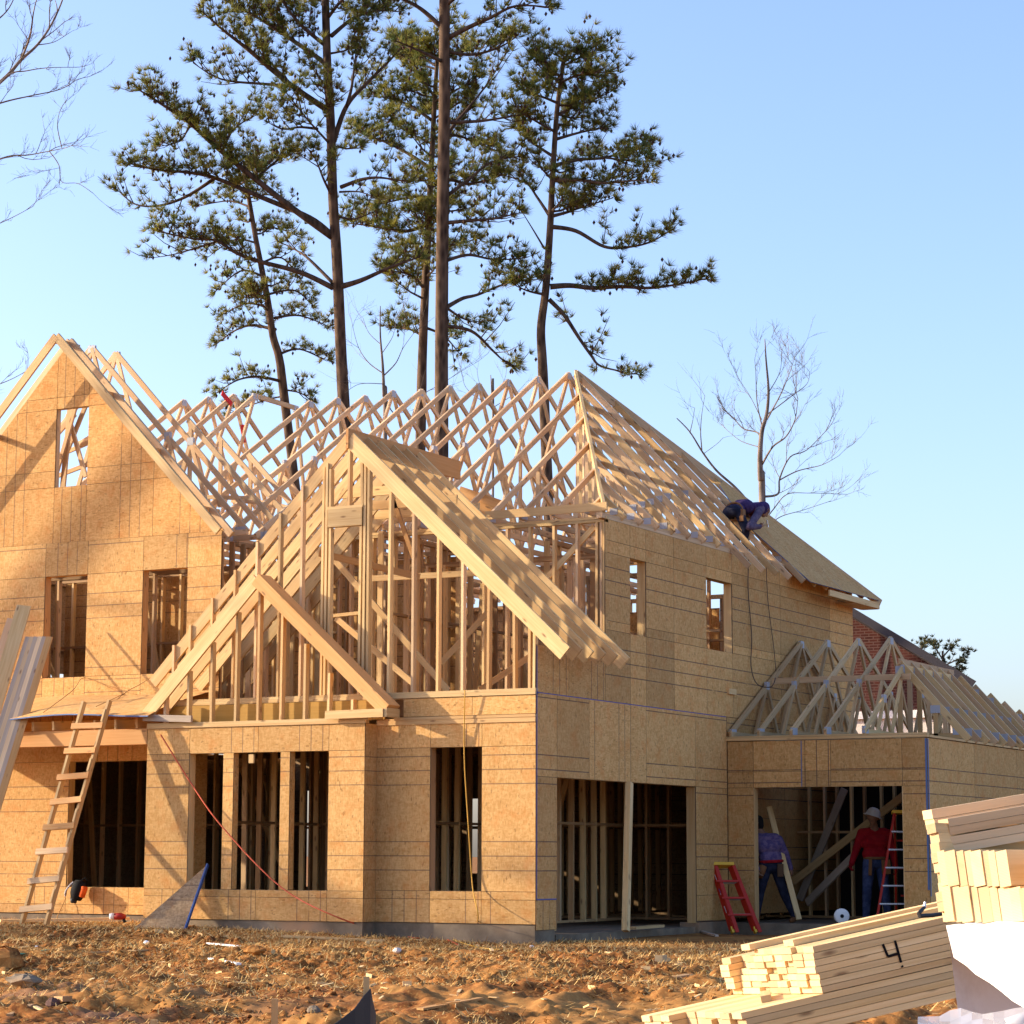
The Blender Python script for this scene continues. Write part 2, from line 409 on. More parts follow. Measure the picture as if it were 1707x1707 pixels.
OSBM = [M['osb'], M['gap']]
fy = lambda Y: (lambda u, v: (u, Y, v))
fx = lambda X: (lambda u, v: (X, u, v))
# --- front wall, ground floor
mb = MB(); FW = (-17.59, -16.74, .45, 2.49)
sheets(mb, [XBR, -17.59, -16.74, XR], [0, .335, .45, 2.49, 2.85], fy(YF), (0, -1, 0), [FW], lambda u, v: 'V' if v < .4 or (FW[0] < u < FW[1]) else 'H', phase=(-18.62, .335-.4064*0))
build('front_wall', mb, OSBM, house)
mb = MB(); sheets(mb, [-18.05, -16.9, XR], [2.94, 3.205], fy(YF-.004), (0, -1, 0), typ=lambda u, v: 'N')
build('rim_band', mb, OSBM, house)
mb = MB()
mb.board((-18.5, YF+.02, 2.872), (XR-.002, YF+.02, 2.872), .07, .09, (0, 1, 0), jit=.002).board((-18.2, YF+.018, 2.915), (XR+.001, YF+.018, 2.915), .085, .04, (0, 1, 0))
build('top_plate', mb, M['lumber'], house)
mb = MB(); mb.board((XBL+.1, YF+.03, 3.235), (XR, YF+.03, 3.235), .10, .045, (0, 1, 0)).board((XBL+.2, YF+.028, 3.28), (XR+.002, YF+.028, 3.28), .088, .042, (0, 1, 0))
build('sill_plate', mb, M['lumber'], house)
# --- bay in front of it
mb = MB(); BW = (-21.62, -19.12, .44, 2.46)
sheets(mb, [XBL, -21.62, -20.37, -19.12, XBR], [0, .335, .44, 2.46, 2.85], fy(YB), (0, -1, 0), [BW], lambda u, v: 'V' if v < .44 or BW[0] < u < BW[1] else 'H', phase=(-22.48, .335))
sheets(mb, [YB+.012, YF+.3], [0, .335, 2.85], fx(XBR), (1, 0, 0), phase=(0, .335))
sheets(mb, [YB+.012, YW], [0, .335, 2.85], fx(XBL), (-1, 0, 0), phase=(0, .335))
bay = build('bay_wall', mb, OSBM, house)
for a, b in ((-21.0, -20.81), (-19.97, -19.80)):
    mb = MB(); sheets(mb, [a, b], [.44, 2.46], fy(YB+.004), (0, -1, 0), phase=(0, .34))
    mb.board(((a+b)/2, YB+.08, .45), ((a+b)/2, YB+.08, 2.46), b-a-.01, .13, (1, 0, 0)); build('mullion', mb, OSBM, bay)
mb = MB(); mb.board((-20.46, YB-.03, 2.43), (-20.46, YB-.03, 2.30), .085, .04, (1, 0, 0)); build('hanging_block', mb, M['lumber'], bay)
mb = MB(); mb.board((XBL, YB+.03, 2.872), (XBR+.02, YB+.03, 2.872), .10, .04, (0, 1, 0)).board((XBL, YB+.032, 2.912), (XBR+.06, YB+.032, 2.912), .10, .04, (0, 1, 0))
build('top_plate', mb, M['lumber'], bay)
# --- wing on the left
mb = MB(); W1, W2, W3 = (-25.17, -23.0, .43, 2.45), (-25.80, -24.91, 3.84, 5.53), (-23.77, -22.88, 3.84, 5.53)
sheets(mb, [-28.7, -27.0, -25.17, -23.9, -23.0, XBL], [0, .15, .43, 2.45, 2.98], fy(YW), (0, -1, 0), [W1], lambda u, v: 'V' if v < .43 or W1[0] < u < W1[1] else 'H', phase=(-25.0, .02))
sheets(mb, [-28.7, -27.0, -25.80, -24.91, -23.77, -22.88, XWR], [2.98, 3.84, 5.53, 6.09], fy(YW), (0, -1, 0), [W2, W3],
       lambda u, v: 'V' if (W2[0] < u < W2[1] or W3[0] < u < W3[1]) else 'H', phase=(-25.95, 3.17))
wing = build('wing_wall', mb, OSBM, house)
mb = MB(); GX, GZ, GS = -25.45, 9.46, 1.03; GWIN = (-25.66, -24.98, 7.03, 8.36)
sheets(mb, [-28.75, -27.4, -25.66, -24.98, -23.6, -22.1], [6.085, 7.03, 7.31, 8.36, 8.56, 9.6], fy(YW-.004), (0, -1, 0), [GWIN], lambda u, v: 'V',
       cuts=[(GS, 1, GZ+GS*GX), (-GS, 1, GZ-GS*GX)], phase=(-25.9, 0))
build('gable_sheathing', mb, [M['osbred'], M['gap']], wing)
mb = MB()
for k in range(3): mb.board((XWR-.06, 31.08+k*.3, 3.28), (XWR-.06, 31.08+k*.3, 5.95), .04, .09, (0, 1, 0), 2)
build('wing_return_studs', mb, [M['osb'], M['edge'], M['dark']], wing)
for k, (a_, b_, ww) in enumerate((((117, 683), (104, 822), .10), ((113, 690), (143, 795), .075), ((143, 676), (112, 752), .075), ((92, 795), (152, 772), .07), ((92, 762), (152, 736), .07), ((92, 727), (125, 690), .09), ((128, 742), (152, 728), .07))):
    mb = MB(); mb.board(at(*a_, Y=31.66+.05*k), at(*b_, Y=31.66+.05*k), ww, .04, (1, 0, 0) if k < 3 else (0, 0, 1)); build('truss_web', mb, M['truss'], wing)
def jambs(name, parent, r, axis, pos, depth, mat):
    mb = MB(); a, b, c, d = r; e = depth/2
    P = (lambda u, v: (u, pos+e, v)) if axis == 'y' else (lambda u, v: (pos-e, u, v))
    dr = (0, 1, 0) if axis == 'y' else (1, 0, 0)
    mb.board(P(a-.014, c-.02), P(a-.014, d+.02), depth, .036, dr).board(P(b+.014, c-.02), P(b+.014, d+.02), depth, .036, dr)
    mb.board(P(a, c-.018), P(b, c-.018), depth, .036, dr).board(P(a, d+.018), P(b, d+.018), depth, .036, dr)
    return build(name, mb, mat, parent)
for r in (W2, W3): jambs('window_frame', wing, r, 'y', YW+.013, .14, M['orange'])
jambs('window_frame', wing, GWIN, 'y', YW+.013, .09, M['truss']); jambs('window_frame', wing, W1, 'y', YW+.013, .14, M['lumber'])
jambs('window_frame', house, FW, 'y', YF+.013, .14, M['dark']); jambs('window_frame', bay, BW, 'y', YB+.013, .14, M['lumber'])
# --- long right wall
mb = MB(); RO, R1, R2 = (30.43, 35.24, -.2, 2.06), (32.85, 33.42, 4.32, 5.49), (35.72, 36.78, 4.32, 5.49)
sheets(mb, [YF+.012, RO[0], 31.45, 33.4, RO[1], YG], [-.08, .335, 2.06, 3.24], fx(XR), (1, 0, 0), [RO],
       lambda u, v: 'V' if (v > 2.06 and 31.4 < u < 33.5) or (u < 30.43 and v < .335) else 'H', phase=(29.6, .335))
sheets(mb, [YF+.012, 30.8, YM-.01], [3.245, 3.92], fx(XR), (1, 0, 0), typ=lambda u, v: 'V', phase=(29.9, 0))
sheets(mb, [YM-.01, R1[0], R1[1], 34.45, R2[0], R2[1], 38.9, 41.3, YK], [3.245, 4.32, 4.46, 5.49, 5.68, 6.0], fx(XR), (1, 0, 0), [R1, R2], phase=(0, 3.24))
sheets(mb, [YG+.01, 39.0, YK], [0, 1.6, 3.24], fx(XR), (1, 0, 0), phase=(0, .3))
rwall = build('right_wall', mb, [M['osbside'], M['gap']], house)
for r in (R1, R2): jambs('window_frame', rwall, r, 'x', XR-.013, .14, M['lumber'])
mb = MB(); mb.board((XR-.05, YM-.1, 6.022), (XR-.05, YK, 6.022), .10, .04, (1, 0, 0)).board((XR-.05, YM-.1, 6.062), (XR-.05, YK, 6.062), .10, .038, (1, 0, 0)); build('top_plate', mb, M['truss'], rwall)
mb = MB(); mb.board((XR-.0885, RO[1]+.02, -.1), (XR-.0885, RO[1]+.02, 2.05), .15, .05, (1, 0, 0)).board((XR-.0885, RO[0]-.02, -.1), (XR-.0885, RO[0]-.02, 2.05), .15, .05, (1, 0, 0)).board((XR-.0885, RO[0], 2.08), (XR-.0885, RO[1], 2.08), .15, .04, (1, 0, 0))
build('opening_frame', mb, M['lumber'], rwall)
p = at(1220, 1153, X=XR+.02); mb = MB(); mb.board(p-V((0, .15, 0)), p+V((0, .15, 0)), .09, .04, (0, 0, 1)); build('wood_block', mb, M['stack'], rwall)
mb = MB()   # painted corner seal and chalk line
for y0, z0, y1, z1, ww in ((YF+.03, .34, YF+.03, 3.9, .022), (YF+.03, 3.24, YG-.02, 3.24, .012), (YF+.03, .345, RO[0]-.01, .345, .016)):
    d = V((0, y1-y0, z1-z0)).normalized(); n_ = V((0, -d.z, d.y))*ww/2; a, b = V((XR+.0025, y0, z0)), V((XR+.0025, y1, z1))
    mb.face([a-n_, b-n_, b+n_, a+n_])
build('sealed_joint', mb, newmat('violet_blue_seal', .7, (.10, .11, .30))[0], rwall)
# --- foundation, decks, ceilings
mb = MB(); mb.box((XBL+.02, YB+.02, -.45), (XBR-.02, 31.5, -.004)); mb.box((-18.6, YF+.02, -.45), (XR-.02, 30.40, -.006)); mb.box((-28.7, YW+.02, -.45), (-22.6, 42, -.008))
mb.box((-22.8, 30.45, -.45), (XR-.03, YK, -.16)); mb.box((XR-.3, 35.25, -.45), (XR+.03, YG, -.09)); mb.box((XR-.2, YG-.01, -.45), (XG-.02, 45, -.12))
build('concrete_slab', mb, M['concrete'], house)
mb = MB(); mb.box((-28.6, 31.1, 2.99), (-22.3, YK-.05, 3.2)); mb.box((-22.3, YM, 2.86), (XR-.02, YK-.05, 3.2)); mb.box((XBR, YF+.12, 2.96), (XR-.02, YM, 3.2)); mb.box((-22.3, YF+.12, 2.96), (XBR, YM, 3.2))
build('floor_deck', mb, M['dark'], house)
mb = MB(); mb.board((-22.3, YF-.02, 3.06), (-18.35, YF-.02, 3.06), .29, .045, (0, 0, 1)); build('laminated_beam', mb, M['amber'], house)
# --- porch roof at the foot of the wing
porch = MB(); porch.board((-29, YB+.07, 2.74), (XBL-.01, YB+.07, 2.74), .24, .14, (0, 0, 1)); build('porch_header', porch, M['orange'], house)
for k in range(12):
    x = -22.62-.406*k; mb = MB(); mb.board((x, YB-.02, 2.94), (x, YW-.01, 3.03), .14, .04, (0, 0, 1)); build('porch_joist', mb, M['lumber'] if k % 3 else M['orange'], house)
mb = MB(); N = 26
px0, px1 = -29.0, -22.25
for i in range(N):
    for j in range(6):
        q = []
        for a, b in ((i, j), (i+1, j), (i+1, j+1), (i, j+1)):
            u = px0+(px1-px0)*a/N; s = b/6
            y = YB-.22+(YW-.014-YB+.22)*s; z = 3.05+.47*s**.8+.018*math.sin(u*2.3+s*3)-.04*(1-s)*math.sin(u*.9+1)
            q.append((u, y, z, s))
        pts = [V(p[:3]) for p in q]; n_ = (pts[1]-pts[0]).cross(pts[3]-pts[0])
        mb.face(pts, [(p[0], p[1]) for p in q], (.2, .6), 0)
        if j == 0: mb.face([pts[0]-V((0, 0, .02)), pts[1]-V((0, 0, .02)), pts[1], pts[0]], None, (.2, .3), 1)
build('porch_deck', mb, [M['osb'], M['edge']], house, smooth=True)
mb = MB(); mb.board((-22.45, YB-.06, 3.02), (-21.55, YB-.06, 2.98), .10, .05, (0, 0, 1)); build('weathered_board', mb, M['grey'], house)
# --- studs
def stud(x, y, z0, z1, mat='lumber', parent=None, wx=.04, dy=.09):
    mb = MB(); mb.board((x, y, z0), (x, y, z1), wx, dy, (1, 0, 0), jit=.006); return build('stud', mb, M[mat], parent)
gable = thing('front_gable', None, None); gable.parent = house
RT = lambda x: 7.28-(.92 if x > -19.05 else 1.0)*abs(x+19.05)          # roof line of the front gable
for x in (-18.32, -17.91, -17.49, -17.08, -16.65, -16.23): stud(x, YF+.045, 3.3, RT(x)-.12, random.choice(('lumber', 'lumber', 'truss')), gable)
for x in (-15.98, -15.90): stud(x, YF+.045, 3.3, RT(x)-.10+(.12 if x > -15.93 else 0)*-1, 'lumber', gable)
for x in (-18.76, -18.70, -19.44, -19.50): stud(x, YF+.045, 3.3, RT(x)-.10, 'lumber', gable)
stud(-18.82, YF+.045, 6.1, 6.75, 'lumber', gable); stud(-19.38, YF+.045, 6.1, 6.7, 'lumber', gable); stud(-19.05, YF+.045, 6.1, 6.98, 'lumber', gable)
stud(-18.83, YF+.045, 3.3, 5.8, 'lumber', gable); stud(-19.37, YF+.045, 3.3, 5.8, 'lumber', gable)
for x in (-19.87, -20.27, -20.68, -21.09, -21.5, -21.9, -22.2): stud(x, YF+.03, 3.3, RT(x)+.02, random.choice(('lumber', 'truss')), gable)
mb = MB(); mb.board((-19.40, YF+.03, 5.945), (-18.80, YF+.03, 5.945), .27, .10, (0, 0, 1)); build('gable_header', mb, M['lumber'], gable)
mb = MB(); mb.board((-19.41, YF+.03, 6.10), (-18.79, YF+.03, 6.10), .09, .038, (0, 1, 0)); build('header_plate', mb, M['lumber'], gable)
# rafters of the front gable
for k in range(7):
    y = YF-.02+.385*k
    if y < YM-.1:
        mb = MB(); mb.board((-19.03, y, RT(-19.05)-.155), (-15.40, y, RT(-15.40)-.155), .225, .04, (1, 0, 1), jit=.008); build('rafter', mb, M['lumber'], gable)
    mb = MB(); y2 = y+.06; mb.board((-19.07, y2, RT(-19.05)-.13), (-22.62, y2, RT(-22.62)-.13), .175, .04, (-1, 0, 1), jit=.012); build('rafter', mb, M['lumber'], gable)
mb = MB(); mb.board((-19.05, YF-.06, 7.13), (-19.05, 33.1, 7.13), .30, .045, (0, 0, 1)); build('ridge_board', mb, M['orange'], gable)
mb = MB(); mb.board((-19.0, 32.9, 6.6), (-18.2, 33.0, 6.3), .5, .02, (0, 0, 1)); build('brace', mb, M['orange'], gable)
for y, z, x0, x1 in ((30.6, 6.45, -19.8, -18.2), (31.3, 6.35, -19.9, -18.05), (31.9, 6.3, -19.9, -18.0)):
    mb = MB(); mb.board((x0, y, z), (x1, y, z), .14, .04, (0, 0, 1)); build('collar_tie', mb, M['lumber'], gable)
def brace(p0, p1, w=.09, t=.04, mat='lumber', up=(0, 0, 1), parent=None):
    mb = MB(); mb.board(p0, p1, w, t, up); return build('brace', mb, M[mat], parent or house)
brace(at(532, 922, Y=30.1), at(700, 962, Y=30.9), .10, .05, 'orange'); brace(at(555, 930, Y=30.6), at(748, 1152, Y=30.7), .09, .04, 'lumber')
brace(at(560, 1030, Y=31.0), at(690, 1140, Y=31.0)); brace(at(735, 1105, Y=31.2), at(812, 1022, Y=31.6)); brace(at(800, 1150, Y=31.2), at(905, 1080, Y=31.8), .09, .04, 'orange')
brace(at(610, 965, Y=31.2), at(800, 955, Y=31.5), .09, .04, 'lumber'); brace(at(655, 830, Y=31.3), at(690, 930, Y=31.3), .07, .04, 'orange')
brace(at(600, 868, Y=33.2), at(712, 855, Y=33.2), .22, .05, 'orange'); brace(at(545, 1028, Y=30.6), at(600, 1022, Y=30.6), .05, .09)
# --- small gable over the bay
small = thing('bay_gable', None, None); small.parent = house
for x, zt in ((-21.69, 3.72), (-21.26, 4.14), (-20.81, 4.58), (-20.41, 4.92), (-19.99, 4.50), (-19.58, 4.05), (-19.15, 3.60), (-18.74, 3.20)): stud(x, YB+.06, 2.93, zt, 'lumber', small)
stud(-22.12, YB+.06, 2.93, 3.35, 'truss', small)
mb = MB(); mb.board((-20.42, YB-.03, 5.05), (-22.42, YB-.03, 3.06), .19, .045, (-1, 0, 1)); mb.board((-20.45, YB+.25, 5.02), (-22.3, YB+.25, 3.16), .19, .04, (-1, 0, 1)); build('rafter', mb, M['lumber'], small)
mb = MB(); mb.board((-20.44, YB+.10, 5.05), (-18.13, YB+.10, 3.03), .19, .32, (1, 0, 1)); build('rafter', mb, M['orange'], small)
mb = MB(); mb.board((-19.12, YB-.10, 2.975), (-18.13, YB-.10, 2.985), .12, .04, (0, 0, 1)).board((-18.10, YB-.10, 2.99), (-18.10, YB+.26, 2.99), .13, .05, (0, 0, 1)); build('tail_block', mb, M['lumber'], small)
# --- open front of the main upper floor
upper = thing('upper_stud_wall', None, None); upper.parent = house
for k in range(16): stud(-15.95-.406*k+(.0 if k else 0), YM+.05, 3.3, 5.95, random.choice(('lumber', 'truss', 'lumber')), upper)
for x in (-15.90, -16.02): stud(x, YM+.04, 3.3, 5.95, 'lumber', upper)
mb = MB(); mb.board((-22.3, YM+.05, 5.97), (XR, YM+.05, 5.97), .10, .04, (0, 1, 0)).board((-22.3, YM+.05, 6.015), (XR+.01, YM+.05, 6.015), .10, .04, (0, 1, 0)); build('top_plate', mb, M['lumber'], upper)
mb = MB(); mb.board((-17.9, YM-.083, 6.163), (XR+.07, YM-.083, 6.171), .13, .038, (0, 0, 1), jit=.004); build('eave_board', mb, M['lumber'], upper)
mb = MB(); mb.board((-17.2, YM+.1, 4.9), (-16.1, YM+.1, 5.9), .09, .04, (0, 0, 1)).board((-16.9, YM+.3, 3.6), (-15.95, YM+.3, 4.7), .09, .04, (0, 0, 1)); build('brace', mb, M['lumber'], upper)
# --- framing that is glimpsed inside: one mass
mb = MB()
def studline(p0, p1, z0, z1, step=.406, skip=.0, dd=(1, 0, 0), mid=True):
    p0, p1 = V(p0), V(p1); L = (p1-p0).length; d = (p1-p0)/L; n = int(L/step)
    for i in range(n+1):
        if random.random() < skip: continue
        q = p0+d*(i*step+random.uniform(-.03, .03)); mb.board((q.x, q.y, z0), (q.x, q.y, z1), .04, .09, d, random.choice((0, 0, 1, 2)), jit=.01)
    for z in (z0+.02, z1-.02, z1+.02): mb.board((p0.x, p0.y, z), (p1.x, p1.y, z), .09, .038, (d.y, -d.x, 0), 1)
    if mid: mb.board((p0.x, p0.y, (z0+z1)/2+.1), (p1.x, p1.y, (z0+z1)/2+.1), .04, .088, (0, 0, 1), 1)
studline((-21.9, 33.0, 0), (-16.3, 33.2, 0), 3.28, 5.6, step=.33, skip=.3, mid=False); studline((-28.3, 32.4, 0), (-22.6, 32.6, 0), 3.28, 5.7, step=.4, skip=.25, mid=False)
for z0, z1, sk in ((-.1, 2.84, .0), (3.28, 5.95, .05)):
    studline((-19.6, 31.6, 0), (-19.6, 42.3, 0), z0, z1, skip=sk); studline((-22.3, 34.2, 0), (-19.7, 34.2, 0), z0, z1, skip=sk)
    studline((-28.5, 34.6, 0), (-22.4, 34.6, 0), z0, z1, skip=sk); studline((-22.35, 31.6, 0), (-22.35, 42.3, 0), z0, z1, skip=sk)
    studline((-19.5, 36.8, 0), (-16.1, 36.8, 0), z0, z1, skip=sk); studline((-17.7, 33.6, 0), (-17.7, 36.7, 0), z0, z1, skip=sk+.1)
    studline((-28.4, 38.5, 0), (-16.1, 38.5, 0), z0, z1, skip=sk)
studline((-28.6, YK-.08, 0), (-16.0, YK-.08, 0), 3.28, 5.95, skip=.15); studline((-28.62, 31.2, 0), (-28.62, 42.3, 0), 3.28, 5.95, skip=.1)
studline((-17.5, 39.6, 0), (XG-.1, 39.6, 0), -.1, 2.66, step=.265); studline((XR-.07, YG+.2, 0), (XR-.07, 41, 0), .02, 2.84)
for k in range(26):
    a = V((random.uniform(-28, -18.2), random.uniform(33.5, 40.5), 3.3 if random.random() < .7 else .0)); b = a+V((random.uniform(-1.6, 1.6), random.uniform(-.6, .6), 2.5)); mb.board(a, b, .09, .04, (1, 0, 0), 0)
tag(build('interior_framing', mb, [M['lumber'], M['dark'], M['truss']], house), kind='stuff')
mb = MB()
sl_ = [(-28.12, -28.03, .3, 2.3), (-24.2, -23.95, .6, 2.1)]
us = sorted({-28.7, -16.0, -26, -22} | {h[0] for h in sl_} | {h[1] for h in sl_})
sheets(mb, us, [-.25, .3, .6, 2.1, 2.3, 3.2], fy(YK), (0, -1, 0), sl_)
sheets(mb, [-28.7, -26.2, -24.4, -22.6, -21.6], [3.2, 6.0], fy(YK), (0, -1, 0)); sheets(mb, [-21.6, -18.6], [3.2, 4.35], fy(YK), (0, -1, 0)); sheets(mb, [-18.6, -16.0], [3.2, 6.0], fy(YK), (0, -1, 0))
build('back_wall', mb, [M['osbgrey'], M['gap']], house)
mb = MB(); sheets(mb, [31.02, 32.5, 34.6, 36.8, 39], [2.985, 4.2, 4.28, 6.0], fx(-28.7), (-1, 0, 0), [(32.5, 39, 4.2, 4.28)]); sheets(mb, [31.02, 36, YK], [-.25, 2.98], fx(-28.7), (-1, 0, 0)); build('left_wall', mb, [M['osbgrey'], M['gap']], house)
for us, z1, yy in (([-28.4, -26.2, -24.4, -22.45], 5.95, 34.72), ([-22.3, -21.0, -19.7], 5.9, 34.3), ([-19.45, -18.2, -16.9], 5.3, 38.6)):
    mb = MB(); sheets(mb, us, [3.22, z1], fy(yy), (0, -1, 0)); build('interior_panel', mb, [M['osb'], M['gap']], house)
# --- roof trusses
PL = (.17, .11)
def gusset(mb, c, ax, w=.15, h=.12, t=.046, m=0):
    lo, hi = V(c)-V((w/2, w/2, h/2)), V(c)+V((w/2, w/2, h/2)); k = 0 if ax == 'x' else 1
    lo[k] = c[k]-t/2; hi[k] = c[k]+t/2; mb.box(lo, hi, m)
def truss(pl, a0, ap, a1, z0, zp, axis, flat=None, web=True, half=False, mat='truss', name='roof_truss', bottom=True):
    """plane truss: axis x = plane X const (spans Y), axis y = plane Y const (spans X)"""
    P = (lambda a, z: V((pl, a, z))) if axis == 'x' else (lambda a, z: V((a, pl, z)))
    mb = MB(); j = .006; g = MB(); up = (0, 0, 1)
    def mem(a, b, w=.089): mb.board(a, b, w, .04, up, jit=j)
    if flat:
        f0, f1 = flat; s0 = (zp-z0)/(f0-a0); mem(P(a0, z0), P(f0, zp)); mem(P(f0, zp), P(f1, zp)); mem(P(f1, zp), P(a1, z0)); tops = [(f0, zp), (f1, zp)]
    else:
        mem(P(a0, z0), P(ap, zp-.03)); tops = [(ap, zp-.05)]
        if not half: mem(P(ap, zp-.03), P(a1, z0))
    if bottom: mem(P(a0, z0-.0), P(a1 if not half else ap, z0-.0))
    L = (ap-a0); R = (a1-ap)
    if web and not half:
        top = P(*tops[0]); q = P(*tops[-1])
        mem(P(a0+L*.66, z0), top, .07); mem(P(ap+R*.34, z0), q, .07)
        m1 = P(a0+L*.5, z0+(zp-z0)*.5); mem(P(a0+L*.66, z0), m1, .07); mem(P(a0+L*.33, z0), m1, .07)
        m2 = P(ap+R*.5, z0+(zp-z0)*.5); mem(P(ap+R*.34, z0), m2, .07); mem(P(ap+R*.67, z0), m2, .07)
        for c in (m1, m2): gusset(mb, c, axis, .13, .13, m=1)
    elif web:
        mem(P(ap, z0), P(ap, zp-.05)); mem(P(a0+L*.5, z0), P(a0+L*.5, z0+(zp-z0)*.5-.03), .07)
        if abs(L) > 1.6: mem(P(ap, z0), P(a0+L*.5, z0+(zp-z0)*.5-.03), .07)
    gusset(mb, P(a0+L*.04, z0+.03), axis, .2, .12, m=1)
    o = build(name, mb, [M[mat], M['plate']], house)
    for tp in tops: g = MB(); gusset(g, P(tp[0], tp[1]-.02), axis); build('gusset_plate', g, M['plate'], o)
    return o
YR, ZR, ZE = 37.25, 9.5, 6.12
for k in range(10): truss(-19.20-.612*k, YM, YR, YK, ZE, ZR+random.uniform(-.02, .02), 'x')
truss(-25.75, YM, YR, YK, ZE, 9.62, 'x', flat=(36.9, 38.3))
for x in (-26.55, -27.15, -27.75): truss(x, YM, YR+.1, YK, ZE, 9.80, 'x')
for (q0, q1) in (((370, 655), (386, 674)), ((404, 708), (407, 738))):
    mb = MB(); mb.board(at(*q0, X=-26.52), at(*q1, X=-26.52), .10, .02, (0, 0, 1)); build('red_tape', mb, newmat('red_flag_tape', .6, (.55, .01, .01))[0], house)
XH = -19.06
hip = lambda x: (YM+(YR-YM)*(x-XR)/(XH-XR), ZE+(ZR-ZE)*(x-XR)/(XH-XR))
for k in range(5):
    x = -18.50+.585*k; yh, zh = hip(x); truss(x, YM, yh, yh, ZE, zh, 'x', half=True, name='hip_jack', web=k < 4)
mb = MB(); mb.board((XR-.03, YM+.02, ZE+.03), (XH, YR, ZR-.02), .14, .045, (0, 0, 1)); build('hip_rafter', mb, M['lumber'], house)
mb = MB(); mb.board((XR+.40, YK+.42, ZE-.40), (XH, YR, ZR-.02), .14, .045, (0, 0, 1)); build('hip_rafter', mb, M['truss'], house)
SL = (ZR-ZE)/(XH-XR)                                                # slope of the right roof face (negative)
for k in range(17):
    y = 32.55+.60*k
    if y < YR: f = (y-YM)/(YR-YM)
    else: f = (YK-y)/(YK-YR)
    if f <= .02: continue
    xh, zh = XR+(XH-XR)*f, ZE+(ZR-ZE)*f
    ov = .34 if y > 36.4 else .05
    mb = MB(); g = MB()
    mb.board((XR+ov, y, ZE+SL*ov), (xh, y, zh-.03), .10, .045, (1, 0, 1), jit=.008)
    mb.board((XR-.01, y, ZE+.02), (xh, y, ZE+.02), .089, .0385, (0, 0, 1), jit=.003)
    for q in ((.35, .7, 1) if f > .3 else (1,)):
        xx = XR+(xh-XR)*q; mb.board((xx, y, ZE), (xx, y, ZE+(zh-ZE)*q-.05), .07, .036, (1, 0, 0), jit=.004)
    if f > .3: mb.board((XR+(xh-XR)*.35, y, ZE), (XR+(xh-XR)*.7, y, ZE+(zh-ZE)*.7-.05), .07, .033, (0, 0, 1), jit=.003)
    if f > .55: mb.board((XR+(xh-XR)*.7, y, ZE), (xh, y, zh-.05), .07, .031, (0, 0, 1), jit=.003)
    gusset(mb, V((XR-.12, y, ZE+.06)), 'y', .13, .10, .05, 1)
    if f > .3: gusset(mb, V((XR+(xh-XR)*.35, y, ZE+(zh-ZE)*.35-.10)), 'y', .12, .10, .054, 1)
    o = build('hip_truss', mb, [M['truss'] if k % 3 else M['lumber'], M['plate']], house)
for q in (.38, .62, .8):                                              # bracing rows along the right roof face
    x = XR+(XH-XR)*q; z = ZE+(ZR-ZE)*q-.14; yl = YM+(YR-YM)*q; yr = YK-(YK-YR)*q
    mb = MB(); mb.board((x, yl, z), (x, yr, z), .085, .04, (1, 0, 1)); build('purlin', mb, M['truss'], house)
# strand board already nailed on the back of the right roof face
nr = V((ZR-ZE, 0, XR-XH)).normalized()
def onroof(y, x): return V((x, y, ZE+SL*(x-XR)+.075))
mb = MB(); poly = [(38.7, XR-.55), (39.35, XR+.40), (YK+.42, XR+.40), (YK-(YK-YR)*.48, XR+(XH-XR)*.48), (39.4, XR-1.35)]
mb.slab([onroof(*p) for p in poly], nr, .014, [(p[0], p[1]) for p in poly], (.2, .3), 0, 1); build('roof_sheathing', mb, [M['osbside'], M['edge']], house)
mb = MB(); mb.board((XR+.38, 40.3, ZE+SL*.38-.05), (XR+.38, YK+.4, ZE+SL*.38-.05), .11, .03, (0, 0, 1)).board((XR+.06, YK+.38, ZE+SL*.38-.06), (XR+.38, YK+.38, ZE+SL*.38-.06), .11, .03, (0, 0, 1)); build('fascia', mb, M['lumber'], house)
mb = MB(); mb.board((XR+.2, 41.6, ZE+SL*.38-.10), (XR+.2, YK+.4, ZE+SL*.38-.10), .36, .02, (1, 0, 0)); build('soffit', mb, M['truss'], house)
# --- wing roof: gable trusses one behind another, the overhanging rakes
rake = lambda x: GZ+.12-GS*abs(x-GX)
for sx, xe in ((1, -22.05), (-1, -28.8)):
    mb = MB(); mb.board((GX, YW-.33+.003*sx, rake(GX)-.05), (xe, YW-.33+.003*sx, rake(xe)-.05), .14, .04+.002*sx, (sx, 0, 1)); build('rake_rafter', mb, M['lumber'], wing)
for sx, xe in ((1, -22.05), (-1, -28.8)):
    mb = MB(); mb.board((GX, YW+.03+.003*sx, rake(GX)-.06), (xe, YW+.03+.003*sx, rake(xe)-.06), .12, .06+.002*sx, (sx, 0, 1)); build('gable_rafter', mb, M['truss'], wing)
for x in (-27.9, -26.9, -25.47, -24.5, -23.5, -22.5):
    mb = MB(); z = rake(x)-.10; mb.board((x, YW-.33, z), (x, YW+.3, z), .09, .04, (0, 0, 1)); build('lookout', mb, M['orange'], wing)
for k in range(2):
    truss(31.62+.60*k, -22.15, GX+.05*k, -28.7, 6.14, 9.56, 'y')
for k in range(2, 8):
    y = 31.62+.60*k; zt = 8.35-.22*(k-2); xt = GX+(9.56-zt)/GS
    mb = MB(); mb.board((-22.12, y, 6.14), (xt, y, zt), .089, .04, (1, 0, 1), jit=.008); mb.board((xt+.05, y, zt-.05), (xt+.05, y, 6.9), .07, .04, (1, 0, 0)); mb.board((xt+.3, y, 7.0), (-22.9, y, 6.9), .07, .04, (0, 0, 1)); build('valley_rafter', mb, M['truss'], wing)
